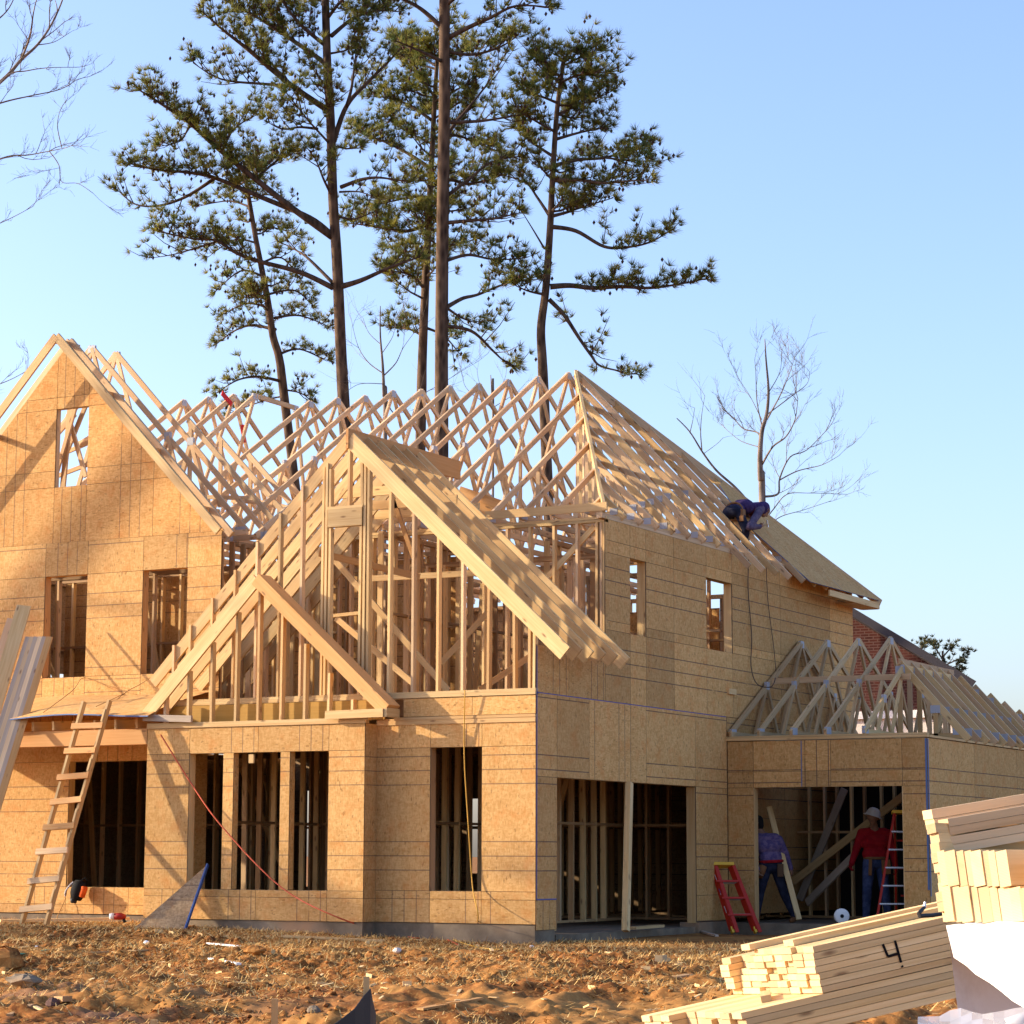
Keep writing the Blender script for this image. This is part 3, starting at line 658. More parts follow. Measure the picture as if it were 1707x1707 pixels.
# --- garage wing
mb = MB(); GO = (-15.40, -12.84, -.1, 2.07)
sheets(mb, [XR+.013, GO[0], -14.55, -14.05, GO[1], XG], [0, 2.07, 2.33, 2.83], fy(YG), (0, -1, 0), [GO], lambda u, v: 'V' if -14.55 < u < -14.05 and v > 2.07 else 'H', phase=(-14.9, .32))
sheets(mb, [YG+.012, 38.9, 41.3, 44.5], [0, 1.2, 2.83], fx(XG), (1, 0, 0), phase=(0, .32))
gwall = build('garage_wall', mb, [M['osbside'], M['gap']], house)
mb = MB()
for a, z0, z1, ax in ((YG+.04, .34, 2.82, 'x'),):
    mb.face([(XG+.003, YG+.02, z0), (XG+.003, YG+.06, z0), (XG+.003, YG+.06, z1), (XG+.003, YG+.02, z1)]); mb.face([(XG-.035, YG-.003, z0+.1), (XG-.005, YG-.003, z0+.1), (XG-.005, YG-.003, z1), (XG-.035, YG-.003, z1)])
mb.face([(-14.56, YG-.003, 2.08), (-14.545, YG-.003, 2.08), (-14.545, YG-.003, 2.82), (-14.56, YG-.003, 2.82)])
build('sealed_joint', mb, M['edge'], gwall)
mb = MB(); mb.board((XR, YG+.03, 2.862), (XG+.01, YG+.03, 2.862), .10, .04, (0, 1, 0)).board((XG-.032, YG+.083, 2.859), (XG-.032, 44.5, 2.859), .10, .036, (1, 0, 0)).board((XR, YG+.03, 2.9), (XG+.01, YG+.03, 2.9), .10, .03, (0, 1, 0)); build('top_plate', mb, M['lumber'], gwall)
for x in (GO[0]-.01, GO[1]+.01):
    mb = MB(); mb.board((x, YG+.075, -.11), (x, YG+.075, 2.07), .14, .045, (0, 1, 0)); build('door_jamb', mb, M['stack'], gwall)
mb = MB(); sheets(mb, [-17.4, -15, XG-.02], [-.2, 2.9], fy(41.45), (0, -1, 0)); mb.box((XR, 39.8, 2.70), (XG-.05, 41.4, 2.74)); mb.box((XR, YG+.15, 2.72), (XG-.05, 38.3, 2.76)); build('garage_back_and_light_block', mb, [newmat('garage_back_shade', .9, (.035, .03, .026))[0], M['gap']], house)  # near-black back stands in for shade; ceiling slabs added to keep daylight out
GR, GZ2, GZ0 = 39.7, 4.76, 2.95
for x in (-15.80, -15.30, -14.72, -14.13): truss(x, YG-.02, GR, 42.9, GZ0, GZ2, 'x', mat='garage', name='garage_truss')
truss(-13.47, YG-.02, 38.45, 42.9, GZ0, 4.12, 'x', flat=(38.45, 41.0), mat='lumber', name='garage_truss')
mb = MB(); mb.board((-15.8, 38.3, 3.95), (-13.3, 38.3, 3.95), .10, .04, (0, 0, 1)); build('cross_brace', mb, M['truss'], house)
for k in range(13):
    y = 38.45+.5*k; zt = 4.20 if y < 41.2 else 4.20-.30*(y-41.2)/1.2; s = (4.20-GZ0)/1.12; xt = XG-(zt-GZ0)/s
    mb = MB(); g = MB(); mb.board((XG+.06, y, GZ0-.07), (xt, y, zt), .12, .045, (1, 0, 1), jit=.006); mb.board((XG, y, GZ0), (xt-.5, y, GZ0), .089, .04, (0, 0, 1)); mb.board((xt, y, GZ0), (xt, y, zt-.03), .08, .04, (1, 0, 0))
    mb.board((XG-.5, y, GZ0), (XG-.5, y, GZ0+.5), .08, .04, (1, 0, 0))
    for c in ((xt+.02, y, zt-.12), (XG-.5, y, GZ0+.45), (XG-.12, y, GZ0+.08)): gusset(mb, V(c), 'y', .17, .13, .05, 1)
    o = build('garage_jack', mb, [M['truss'] if k % 2 else M['lumber'], M['plate']], house)
mb = MB(); mb.board((-13.52, 38.4, 4.22), (-13.54, 41.3, 4.22), .10, .04, (0, 0, 1)); build('ridge_board', mb, M['truss'], house)
# bracing seen through the garage opening
for a, b, ya, yb, mt in (((1322, 1470), (1512, 1322), 39.3, 38.9, 'lumber'), ((1333, 1500), (1408, 1315), 39.5, 39.5, 'grey'), ((1345, 1505), (1425, 1425), 38.8, 38.2, 'grey')):
    brace(at(*a, Y=ya), at(*b, Y=yb), .13, .04, mt)
# ------------------------------------------------------------------ ground
def vnoise(x, y, seed=0):
    xi, yi = np.floor(x).astype(np.int64), np.floor(y).astype(np.int64); fx_, fy_ = x-xi, y-yi
    def h(a, b):
        n = (a*374761393+b*668265263+seed*974634777) & 0x7fffffff; n = (n ^ (n >> 13))*1274126177 & 0x7fffffff
        return ((n ^ (n >> 16)) & 0xffff)/65535.0
    u, v = fx_*fx_*(3-2*fx_), fy_*fy_*(3-2*fy_)
    return (h(xi, yi)*(1-u)+h(xi+1, yi)*u)*(1-v)+(h(xi, yi+1)*(1-u)+h(xi+1, yi+1)*u)*v
def gz(x, y):
    x = np.asarray(x, float); y = np.asarray(y, float)
    near = -.13-.14*np.clip((x+21.5)/5.0, 0, 1)
    base = near-.021*np.clip(29.2-y, 0, 40)
    wid = np.clip((29.4-y)/3.0, .22, 1)*np.clip((y-6)/6, 0, 1)*np.where((x > -40) & (x < 6) & (y < 50), 1, 0)
    right = np.clip((x+16.2)/1.0, 0, 1)*np.clip((36.3-y)/1.0, 0, 1)
    wid = np.maximum(wid, .25*right)
    n = .20*(vnoise(x*.55, y*.75, 1)-.5)+.07*np.clip(vnoise(x*.8+3, y*1.25, 21)-.52, 0, 1)*np.clip((27-y)/4, 0, 1)+.11*(1-2*np.abs(vnoise(x*1.3, y*2.0, 2)-.5)-.5)+.05*(vnoise(x*3.3, y*4.2, 3)-.5)+.05*np.clip(1-3*np.abs(vnoise(x*1.1, y*3.2, 41)-.5), 0, 1)*np.clip((28-y)/4, 0, 1)*(vnoise(x*9, y*9, 42))+(.05*(vnoise(x*6.5, y*7.5, 4)-.5)+.05*(vnoise(x*12, y*13, 5)-.5)+.05*(vnoise(x*22, y*22, 6)-.5))*np.clip(vnoise(x*.9, y*1.1, 7)*2.2-.25, .6, 1.5)+.03*(1-2*np.abs(vnoise(x*5, y*5.5, 31)-.5)-.5)*np.clip((28-y)/4, 0, 1)
    return base+n*wid
def spread(lo, hi, st, out):
    a = list(np.arange(lo, hi+1e-6, st)); s = st; b = a[-1]; c = a[0]; A, B = [], []
    while b < out: s *= 1.5; b += s; A.append(b)
    s = st
    while c > -out: s *= 1.5; c -= s; B.append(c)
    return np.array(B[::-1]+a+A)
gxs, gys = spread(-26, -5.5, .043, 2500), spread(15.5, 30.6, .043, 2500)
gX, gY = np.meshgrid(gxs, gys); gZ = gz(gX, gY)
inside = ((gX > -28.6) & (gX < XR-.05) & (gY > 31.3) & (gY < YK)) | ((gX > -22.3) & (gX < XR-.05) & (gY > 30.0) & (gY < YK)) | ((gX > XR-.5) & (gX < XG-.05) & (gY > YG+.1) & (gY < 44))
gZ = np.where(inside, -.5, gZ)
nx, ny = len(gxs), len(gys)
ii = np.arange(nx*ny).reshape(ny, nx); ff = np.stack([ii[:-1, :-1], ii[:-1, 1:], ii[1:, 1:], ii[1:, :-1]], -1).reshape(-1, 4)
gv = np.stack([gX, gY, gZ], -1).reshape(-1, 3)
me = mesh_np('ground', gv.tolist(), ff.tolist(), None, None, None, [M['soil']], True)
gr = bpy.data.objects.new('ground', me); COL.objects.link(gr); tag(gr, kind='structure')
GZ_ = lambda x, y: float(gz(x, y))
# straw litter and clods
def wedge(n, y0=16.2, y1=30.6):
    y = RNG.uniform(y0, y1, n); a = RNG.uniform(.30, .88, n); return -y*a, y
def quads(name, c, d, wdt, lift, mat, rn, kind='stuff'):
    n = len(c); d = d/np.linalg.norm(d, axis=1, keepdims=True); s = np.cross(d, np.array([0, 0, 1.0])); s /= np.linalg.norm(s, axis=1, keepdims=True)+1e-9
    return s
n = 150000; x, y = wedge(n); dens = vnoise(x*.5, y*.6, 9); keep = (dens*.9+np.clip((y-19)/9, 0, .8)-np.clip((x+12)/8, 0, .15)*np.clip((26-y)/4, 0, 1) > RNG.uniform(.35, 1.3, n)); x, y = x[keep], y[keep]; n = len(x)
L = RNG.uniform(.035, .15, n); th = RNG.uniform(0, 2*math.pi, n); el = RNG.normal(.15, .35, n)
d = np.stack([np.cos(th)*np.cos(el), np.sin(th)*np.cos(el), np.sin(el)], -1); z = gz(x, y)+.012
c = np.stack([x, y, z], -1); s = np.stack([-np.sin(th), np.cos(th), np.zeros(n)], -1)*RNG.uniform(.003, .0075, n)[:, None]
p0, p1 = c-d*(L*.3)[:, None], c+d*(L*.7)[:, None]
vv = np.stack([p0-s, p0+s, p1+s*.4, p1-s*.4], 1).reshape(-1, 3); fq = np.arange(4*n).reshape(n, 4)
rr = np.repeat(np.stack([RNG.random(n), RNG.random(n)], -1), 4, 0)
o = bpy.data.objects.new('straw_litter', mesh_np('straw_litter', vv.tolist(), fq.tolist(), None, rr, rr, [M['straw']])); COL.objects.link(o); tag(o, kind='stuff')
mb = MB(); x, y = wedge(17000)
ICO = [V(p).normalized() for p in ((0, 0, 1), (.9, 0, .45), (.28, .85, .45), (-.72, .53, .45), (-.72, -.53, .45), (.28, -.85, .45), (.72, .53, -.45), (-.28, .85, -.45), (-.9, 0, -.45), (-.28, -.85, -.45), (.72, -.53, -.45), (0, 0, -1))]
IF = [(0, 1, 2), (0, 2, 3), (0, 3, 4), (0, 4, 5), (0, 5, 1), (1, 6, 2), (2, 7, 3), (3, 8, 4), (4, 9, 5), (5, 10, 1), (6, 7, 2), (7, 8, 3), (8, 9, 4), (9, 10, 5), (10, 6, 1), (11, 7, 6), (11, 8, 7), (11, 9, 8), (11, 10, 9), (11, 6, 10)]
for a, b in zip(x, y):
    if float(vnoise(a*.6, b*.7, 12)) < .42: continue
    r_ = random.choice((.008, .010, .012, .014, .016, .02, .024, .034)); zc = GZ_(a, b)+r_*.15; i0 = len(mb.v); sc = (random.uniform(.8, 1.4), random.uniform(.8, 1.3), random.uniform(.5, .9))
    for q in ICO: k = r_*random.uniform(.7, 1.25); mb.v.append((a+q.x*k*sc[0], b+q.y*k*sc[1], zc+q.z*k*sc[2]))
    for t in IF: mb.f.append(tuple(i0+k for k in t)); mb.m.append(0); mb.uv += [(0, 0)]*3; mb.rn += [(0, 0)]*3
tag(build('soil_clods', mb, M['soil']), kind='stuff')
mb = MB(); x, y = wedge(420, 19, 29.5)
for a, b in zip(x, y):
    c = V((a, b, GZ_(a, b)+.02)); q = random.uniform(0, 6.28); d = V((math.cos(q), math.sin(q), random.uniform(-.2, .3)))*random.uniform(.02, .07); mb.board(c-d, c+d, random.uniform(.015, .05), .008, (0, 0, 1) if random.random() < .3 else V((-d.y, d.x, 0)))
tag(build('wood_chips', mb, M['stack']), kind='stuff')
def gpt(px, py):
    """the point of the uneven ground seen at a pixel of the photograph"""
    d = ray(px, py).normalized(); lo, hi = 8.0, 60.0
    for _ in range(40):
        m = (lo+hi)/2; p = CAM+d*m
        if p.z > float(gz(p.x, p.y)): lo = m
        else: hi = m
    return CAM+d*lo
# ------------------------------------------------------------------ lumber stacks on the right
RO_ = math.radians(11.5)
def frame(head, roll):
    c, s = math.cos(roll), math.sin(roll); Rr = RIGHT*c+UP*s; Ur = UP*c-RIGHT*s; h = math.radians(head)
    return Rr*math.cos(h)+AWAY*math.sin(h), AWAY*math.cos(h)-Rr*math.sin(h), Ur      # length, across (away, to the left), up
BPOOL = {}
def lumber_board(p0, p1, w, t, up, label, group, mats, nm='lumber_board'):
    mb = MB(); mid = (p0+p1)/2; mb.board(p0, p1, w, t, up, 0, 1); o = build(nm, mb, mats, None, mid); tag(o, label, 'board', group); return o
SM = [M['stack'], M['end']]
eL, eW, eH = frame(16, RO_)
A4 = at(1352, 1578, D=13.7); W10, T10 = .150, .0358
stack4 = {}
LB = 'sawn plank in the lumber stack marked with a black figure four'
for r in range(7):
    for c in range(9):
        if (r, c) in ((0, 8), (0, 7), (0, 6)): continue
        off = random.uniform(-.010, .014)+(-.05 if (c == 8 and r > 0) else 0)+(.03 if random.random() < .12 else 0)
        q = A4-eH*(.0388*(r+.5))+eW*((W10+.004)*(c+.5))+eL*off
        stack4[(r, c)] = lumber_board(q, q+eL*3.6, W10, T10, eW, LB, 'planks of the stack marked four', SM)
q = A4+eH*.019+eW*.45+eL*.05; lumber_board(q, q+eL*3.5, W10, T10, eW, 'loose plank lying flat on top of the stack marked four', None, SM)
q = A4+eH*.019+eW*.95-eL*.03; lumber_board(q, q+eL*3.5, .14, T10, eW, 'narrower loose plank along the far top edge of the stack marked four', None, SM)
B0 = A4-eH*(.0388*7+.002)-eL*.50+eW*.0
for r in range(5):
    for c in range(9):
        off = random.uniform(-.02, .02)-(.12 if c > 5 else 0)
        q = B0-eH*(.0388*(r+.5))+eW*((W10+.004)*(c+.5))+eL*off
        lumber_board(q, q+eL*4.2, W10, T10, eW, 'longer plank in the lowest lumber stack, under the one marked four', 'planks of the lowest stack', SM)
q = B0+eL*.28+eW*.30+eH*.020; lumber_board(q, q+eW*.35+eL*.14, .06, .038, eL, 'short offcut lying on the lowest lumber stack in front of the plank ends', None, SM)
mb = MB()
def stroke(a, b, wd=.014):
    a, b = [A4+eL*((x_-1352)/(FPX/13.5*.965)) for x_ in (a[0], b[0])], None
def sidept(u, v): return A4+eL*u-eH*v-eW*.0035
for (u0, v0), (u1, v1) in (((.44, .075), (.455, .15)), ((.455, .15), (.53, .145)), ((.52, .07), (.528, .20)), ((.528, .218), (.532, .228))):
    a, b = sidept(u0, v0), sidept(u1, v1); d = (b-a).normalized(); s_ = d.cross(eW).normalized()*.008; mb.face([a-s_, b-s_, b+s_, a+s_])
build('painted_number', mb, M['marker'], stack4[(3, 0)])
# upper right stack
eL2, eW2, eH2 = frame(16, math.radians(9.5))
SG = [M['stackgrey'], M['end']]  # greyer wood copy: the shade on these board sides is put into its colour
C1 = at(1554, 1349, D=9.9)
for r in range(2):
    q = C1-eH2*(.040*(r+.5))+eW2*.045; lumber_board(q+eL2*random.uniform(-.01, .01), q+eL2*3, .088, .038, eW2, 'shaded grey board at the very top of the right lumber pile, behind the others', 'two boards topping the right pile', SG)
C2 = at(1578, 1365, D=9.5)
for r in range(4):
    q = C2-eH2*(.0335*(r+.5)+(.004 if r > 1 else 0))+eW2*.045; lumber_board(q+eL2*random.uniform(-.015, .015)-eL2*(.004*r), q+eL2*3, .088, .032, eW2, 'long board with a shaded grey side near the top of the right lumber pile', 'grey sided boards of the right pile', SG)
ax = V((.45, .89, 0)).normalized(); eR = V((.89, -.45, 0)).normalized(); eU = (UP*math.cos(.165)-eR*math.sin(.165)).normalized()
D0 = at(1577, 1536, D=9.35)
for lay in range(2):
    u = .0
    k = 0
    while u < .95:
        wd = random.choice((.038, .038, .05, .06, .042)); q = D0+eU*(.138*(lay+.5)*1.01)+eR*(u+wd/2)+ax*random.uniform(-.004, .010)
        if not (lay == 1 and u > .36 and u < .5): lumber_board(q, q+ax*1.6, .137, wd-.0015, eU, 'board standing on edge in the right lumber pile, its pale end sunlit', 'boards on edge in the right pile', SM)
        u += wd
for r in range(10):
    q = D0-eR*.026+eU*(.0385*(r+.5))+ax*(.02+random.uniform(-.01, .02)); lumber_board(q, q+ax*1.6, .038, .05, eU, 'narrow board end in the single column at the left edge of the right lumber pile', 'board ends in the left column of the right pile', SM)
# white wrapped bundle under it
mb = MB()
a, b, c_, d_, e_ = at(1577, 1543, D=9.25), at(1800, 1530, D=8.7), at(1800, 1748, D=8.6), at(1590, 1596, D=9.22), at(1606, 1760, D=9.75)
bk = AWAY*.9+RIGHT*.25
g0, g1, g2, g3 = at(1580, 1548, D=9.30), at(1800, 1536, D=9.75), at(1800, 1752, D=9.70), at(1606, 1760, D=9.22)
mb.face([g0, g3, g2, g1]); mb.face([g0+bk, g1+bk, g2+bk, g3+bk]); mb.face([g0, g1, g1+bk, g0+bk]); mb.face([g0, g0+bk, g3+bk, g3]); mb.face([g3, g3+bk, g2+bk, g2]); mb.face([g1, g2, g2+bk, g1+bk])
NV = 10
fl = [(a, d_)]+[(a.lerp(b, k/NV)+V((0, 0, .004*math.sin(k*1.9))), d_.lerp(c_, k/NV)+RIGHT*.006*math.sin(k*2.3)) for k in range(1, NV+1)]
for k in range(NV): mb.face([fl[k][0], fl[k][1], fl[k+1][1], fl[k+1][0]]); mb.face([fl[k][1], fl[k][1]+AWAY*.012, fl[k+1][1]+AWAY*.012, fl[k+1][1]])
mb.face([a, b, g1, g0])
tag(build('wrapped_bundle', mb, M['wrap'], None, a), 'white wrapped bundle with a shaded fold, under the right lumber pile', 'bundle')
mb = MB()
N = 14
P = [[at(1530+18*i, 1716-9*j+(3 if i < 4 else 0)-i*.6, D=8.0+.09*j) + UP*.010*(math.sin(i*1.1+j*1.3)+random.uniform(-.5, .5)) for j in range(4)] for i in range(N)]
for i in range(N-1):
    for j in range(3): mb.face([P[i][j], P[i+1][j], P[i+1][j+1], P[i][j+1]])
mb.tube([at(1680, 1712, D=7.9), at(1730, 1694, D=7.9)], .03, 6, 0)
tag(build('plastic_film', mb, M['film'], None, P[0][0], smooth=True), 'crumpled clear plastic film in the bottom right corner', 'film')
h0, h1, h2 = at(1578, 1522, D=13.9), at(1533, 1527, D=13.7), at(1541, 1512, D=13.8)
mb = MB(); mb.tube([h0, (h0+h1)/2-UP*.004, h1+V((0, 0, 0)), h1+UP*.015-RIGHT*.004, h2], [.011, .012, .013, .012, .010], 8)
pb = build('pry_bar', mb, M['blacknyl'], None, h1); tag(pb, 'dark bent pry bar lying on top of the lumber stack marked four', 'pry bar')
mb = MB(); mb.tube([h2, h2+UP*.03+RIGHT*.004], [.012, .006], 6); build('claw', mb, M['metal'], pb)
# ------------------------------------------------------------------ ladders
def step_ladder(name, label, foot, top, wv, spread_=.0, steps=6, scale_w=(.5, .34), sticker=True):
    """foot / top: middles of the front rails; wv: unit vector across; spread_: how far the rear legs stand off (vector)"""
    foot, top, wv = V(foot), V(top), V(wv).normalized(); t = thing(name, label, 'ladder', foot); dv = (top-foot).normalized(); fr = wv.cross(dv).normalized()
    for s in (-1, 1):
        a, b = foot+wv*s*scale_w[0]/2, top+wv*s*scale_w[1]/2
        mb = MB(); mb.board(a+dv*.05, b, .105 if sticker else .08, .035, fr+wv*.5 if sticker else fr); r_ = build('front_rail', mb, M['red'], t)
        mb = MB(); mb.board(a, a+dv*.10, .085, .04, fr); build('rail_foot', mb, M['yellow'], r_)
        if sticker and s == -1:
            for q, mt, l in ((.82, 'sticker', .10), (.62, 'stickerblue', .07), (.57, 'sticker', .03), (.34, 'sticker', .12)):
                c = a+(b-a)*q-fr*0; mb = MB(); mb.board(c-wv*.017-dv*l/2, c-wv*.017+dv*l/2, .05, .003, fr); mb.board(c-fr*.0395-dv*l/2, c-fr*.0395+dv*l/2, .022, .003, wv); build('sticker', mb, M[mt], r_)
        e = V(spread_) if not isinstance(spread_, float) else fr*.04+RIGHT*.06
        mb = MB(); mb.board(a+e, b+(fr*.05 if not isinstance(spread_, float) else fr*.03+RIGHT*.035), .05 if not isinstance(spread_, float) else .06, .025, fr if not isinstance(spread_, float) else wv); build('rear_leg', mb, M['red'], t)
    for k in range(steps):
        q = (k+1)/(steps+1)*.97+.02; c = foot+(top-foot)*q; w_ = scale_w[0]+(scale_w[1]-scale_w[0])*q
        mb = MB(); mb.board(c-wv*w_/2, c+wv*w_/2, .085, .022, (fr if abs(fr.z) < .5 else V((fr.x, fr.y, 0)).normalized())); build('step', mb, M['alu'], t)
    mb = MB(); mb.board(top-wv*(scale_w[1]/2+.04)+dv*.01, top+wv*(scale_w[1]/2+.04)+dv*.01, .16, .05, fr); build('top_cap', mb, M['yellow'], t)
    for k in range(3):
        q = .25+.25*k; c = foot+(top-foot)*q; e = V(spread_)*(1-q) if not isinstance(spread_, float) else fr*.06
        mb = MB(); mb.board(c+e-wv*.2, c+e+wv*.2, .03, .02, dv); build('rear_brace', mb, M['red'], t)
    return t
f1 = at(1241, 1552, X=-15.35); f1.z = GZ_(f1.x, f1.y)+.02
step_ladder('step_ladder', 'folded red step ladder leaning against the strand board wall, yellow top and feet', f1, at(1203, 1443, X=-15.80), RIGHT*.9+V((.1, .3, 0)), steps=3, scale_w=(.38, .30))
f2 = at(1492, 1521, Y=37.0); f2 = V((f2.x, f2.y, -.01)); t2 = V((-13.05, 37.15, 1.63))
f2 = V((-13.18, 37.0, -.12)); 
step_ladder('step_ladder', 'red step ladder standing upright inside the garage beside the person in red', f2, V((-13.06, 37.30, 1.66)), RIGHT*.8+V((.3, .1, 0)), spread_=(0, .95, 0), steps=5, scale_w=(.62, .40), sticker=False)
# site-built wooden ladder
lt = thing('wooden_ladder', 'rough homemade wooden ladder leaning against the porch roof edge', 'ladder', at(54, 1555, Y=28.2))
La, Lb, Ta, Tb = at(32, 1556, Y=28.2), at(74, 1553, Y=28.25), at(140, 1172, Y=29.12), at(182, 1170, Y=29.12)
dv = (Ta-La).normalized(); wv = (Lb-La).normalized(); fr = dv.cross(wv).normalized()
for a, b in ((La, Ta), (Lb, Tb)):
    mb = MB(); mb.board(a-dv*.08, b+dv*.02, .09, .04, fr, jit=.004); build('rail', mb, M['lumber'], lt)
for k in range(8):
    ya, yb = [(1215, 1212), (1257, 1254), (1299, 1297), (1340, 1338), (1384, 1382), (1424, 1422), (1471, 1468), (1517, 1515)][k]
    q = (1556-ya)/(1556-1172.); c0, c1 = La+(Ta-La)*q, Lb+(Tb-Lb)*q
    nf = fr if fr.y < 0 else -fr
    mb = MB(); mb.board(c0-wv*.06+nf*.062+dv*random.uniform(-.02, .02), c1+wv*.05+nf*.062, .09, .036, dv, jit=.008); build('rung', mb, M['orange'] if k < 5 else M['truss'], lt)
    if k % 2 == 0 or k > 4:
        e = c1+nf*.0; mb = MB(); mb.board(e+nf*.047+dv*.07, e+nf*.047+dv*.27, .032, .036, wv); build('cleat', mb, M['lumber'], lt)
# boards leaning against the house at the left edge
labels = ('widest pale board standing at the back of the leaning bundle', )
def lean(pxt, pyt, pxb, pyb, Yt, Yb, w_, t_, mat, label, group=None):
    a, b = at(pxb, pyb, Y=Yb), at(pxt, pyt, Y=Yt); mb = MB(); mb.board(a, b, w_, t_, RIGHT, jit=.004); return tag(build('leaning_board', mb, M[mat], None, a), label, 'board', group)
lean(40, 1010, -78, 1420, 30.5, 28.4, .24, .03, 'stack', 'wide sunlit board rising highest in the leaning bundle at the left edge', None)
lean(22, 1032, -110, 1420, 30.6, 28.6, .20, .03, 'stackgrey', 'broad board half hidden behind the tallest leaning board', None)
for k in range(6):
    lean(83-7.0*k, 1062, -32-8*k, 1440, 30.15-.025*k, 28.0-.03*k, .11, .022, ('orange', 'grey', 'stackgrey', 'grey', 'stackgrey', 'grey')[k], 'narrow weathered board in the leaning bundle beside the wooden ladder', 'narrow boards leaning at the left edge')
# strand board offcut leaning by the bay
a, b, c_ = at(222, 1549, Y=28.75), at(308, 1551, Y=28.85), at(346, 1441, Y=YB-.02)
nn = (b-a).cross(c_-a).normalized(); nn = nn if nn.y < 0 else -nn
mb = MB(); mb.slab([a, b, c_, a+(c_-a)*.93], nn, .012, [(0, 0), (1, 0), (1.2, 1.1), (1.1, 1.05)], [(.0, .3), (.0, .3), (.9, .3), (.85, .3)], 0, 1)
oc = build('board_offcut', mb, [M['osbgrey'], M['edge']], None, a); tag(oc, 'triangular strand board offcut with a blue edge leaning on the bay wall', 'offcut')  # duller board copy holds the offcut's shade in its colour
mb = MB(); e = (c_-b).normalized(); mb.board(b+nn*.004+(b-a).normalized()*.004, c_+nn*.004+(b-a).normalized()*.004, .022, .05, nn.cross(e)); build('painted_edge', mb, newmat('blue_painted_edge', .6, (.04, .09, .26))[0], oc)
# tool bag hanging on the wing wall
tc = at(131, 1484, Y=YW-.16); tb = thing('tool_bag', 'black tool bag with an orange side hanging below the wing window', 'tool bag', tc)
mb = MB(); prof = [(0, -.14), (.09, -.15), (.125, -.06), (.13, .06), (.10, .14), (.03, .155), (0, .155)]
mt = Matrix.Rotation(.35, 3, 'Y'); mb.lathe(prof, tc, 14, 0, Matrix.Diagonal((1.0, .95, 1)) @ mt); build('bag_body', mb, M['black'], tb, smooth=True)
mb = MB(); mb.lathe([(0, -.085), (.05, -.09), (.055, .07), (.04, .085), (0, .085)], tc+V((.13, -.04, -.02)), 12, 0, mt); build('side_pocket', mb, M['orangefab'], tb, smooth=True)
mb = MB(); mb.tube([tc+V((-.07+.13*math.sin(q*.5)*-1, -.05-.07*math.sin(q), .13-.09*q)) for q in (0, .5, 1, 1.5, 2, 2.5)], .014, 7); build('trim_band', mb, M['greyfab'], tb)
mb = MB(); mb.tube([tc+V((-.10, -.03, -.12)), tc+V((-.08, -.04, -.17)), tc+V((-.02, -.03, -.18))], [.04, .045, .03], 8); build('flap', mb, M['blacknyl'], tb, smooth=True)
mb = MB(); mb.tube([tc+V((.02, .0, .14)), tc+V((.05, .10, .20)), tc+V((.03, .17, .16))], .01, 6); build('strap', mb, M['black'], tb)
# prop post and a cut board in the right opening
mb = MB(); a, b = at(1043, 1552, X=-15.6), at(1049, 1305, X=XR+.02); mb.board(a, b, .10, .09, (0, 1, 0)); tag(build('prop_post', mb, M['lumber'], None, a), 'upright timber prop standing in the wide opening of the right wall', 'post')
mb = MB(); a = at(1075, 1546, X=-15.75); mb.board(a-V((0, .45, 0)), a+V((0, .55, .01)), .14, .04, (1, 0, 0)); tag(build('flat_board', mb, M['lumber'], None, a), 'board lying on the slab beside the timber prop', 'board')
lb = at(1332, 1533, Y=36.9); mb = MB(); mb.board(lb, at(1282, 1345, Y=37.3), .09, .04, RIGHT); tag(build('leaning_board', mb, M['stack'], None, lb), 'single board leaning beside the person in the purple shirt', 'board')
# reel on the garage floor
rc = at(1403, 1527, Y=36.6); rc.z = max(rc.z, .0); rr_ = thing('cable_reel', 'round white cable reel standing on the garage slab', 'reel', rc)
face_m = Matrix.Rotation(YAW, 3, 'Z') @ Matrix.Rotation(math.pi/2, 3, 'X')
for s in (-1, 1):
    mb = MB(); mb.lathe([(.02, -.006), (.115, -.008), (.12, 0), (.115, .008), (.02, .006)], rc-AWAY*.045*s, 28, 0, face_m); build('flange', mb, M['white'], rr_, smooth=True)
mb = MB(); mb.lathe([(.0, -.048), (.085, -.048), (.085, .048), (.0, .048)], rc, 24, 0, face_m); build('wound_cable', mb, M['stickerblue'], rr_)
mb = MB(); mb.lathe([(0, .0), (.03, .0), (.03, .062), (0, .064)], rc, 16, 0, face_m); build('hub', mb, M['black'], rr_)
# hoses and cords
def cord(name, label, pts, r, mat, cat='cord', sub=6, sag=0):
    P = [V(p) for p in pts]; Q = []
    for i in range(len(P)-1):
        p0, p1, p2, p3 = P[max(i-1, 0)], P[i], P[i+1], P[min(i+2, len(P)-1)]
        for k in range(sub):
            t = k/sub; Q.append(.5*((2*p1)+(p2-p0)*t+(2*p0-5*p1+4*p2-p3)*t*t+(3*p1-p0-3*p2+p3)*t**3))
    Q.append(P[-1]); mb = MB(); mb.tube(Q, r, 6); return tag(build(name, mb, M[mat], None, P[0], True), label, cat)
gl = lambda px, py, h=.02: gpt(px, py)+UP*h
cord('air_hose', 'thin red hose hanging from the bay window to the ground', [at(268, 1225, Y=YB-.04), at(320, 1308, Y=YB-.06), at(372, 1380, Y=YB-.12), at(470, 1480, Y=YB-.2), at(570, 1532, Y=YB-.3), gl(640, 1556, .05), gl(690, 1566), gl(728, 1563), gl(765, 1578)], .011, 'hose', 'hose')
cord('extension_cord', 'yellow cord hanging from the gable past the front window onto the ground', [at(775, 1150, Y=YF-.10), at(774, 1260, Y=YF-.04), at(781, 1380, Y=YF-.05), at(788, 1480, Y=YF-.07), at(797, 1530, Y=YF-.25), gl(783, 1557, .03), gl(745, 1562), gl(790, 1580), gl(850, 1588), gl(920, 1598), gl(1040, 1606)], .0085, 'cord')
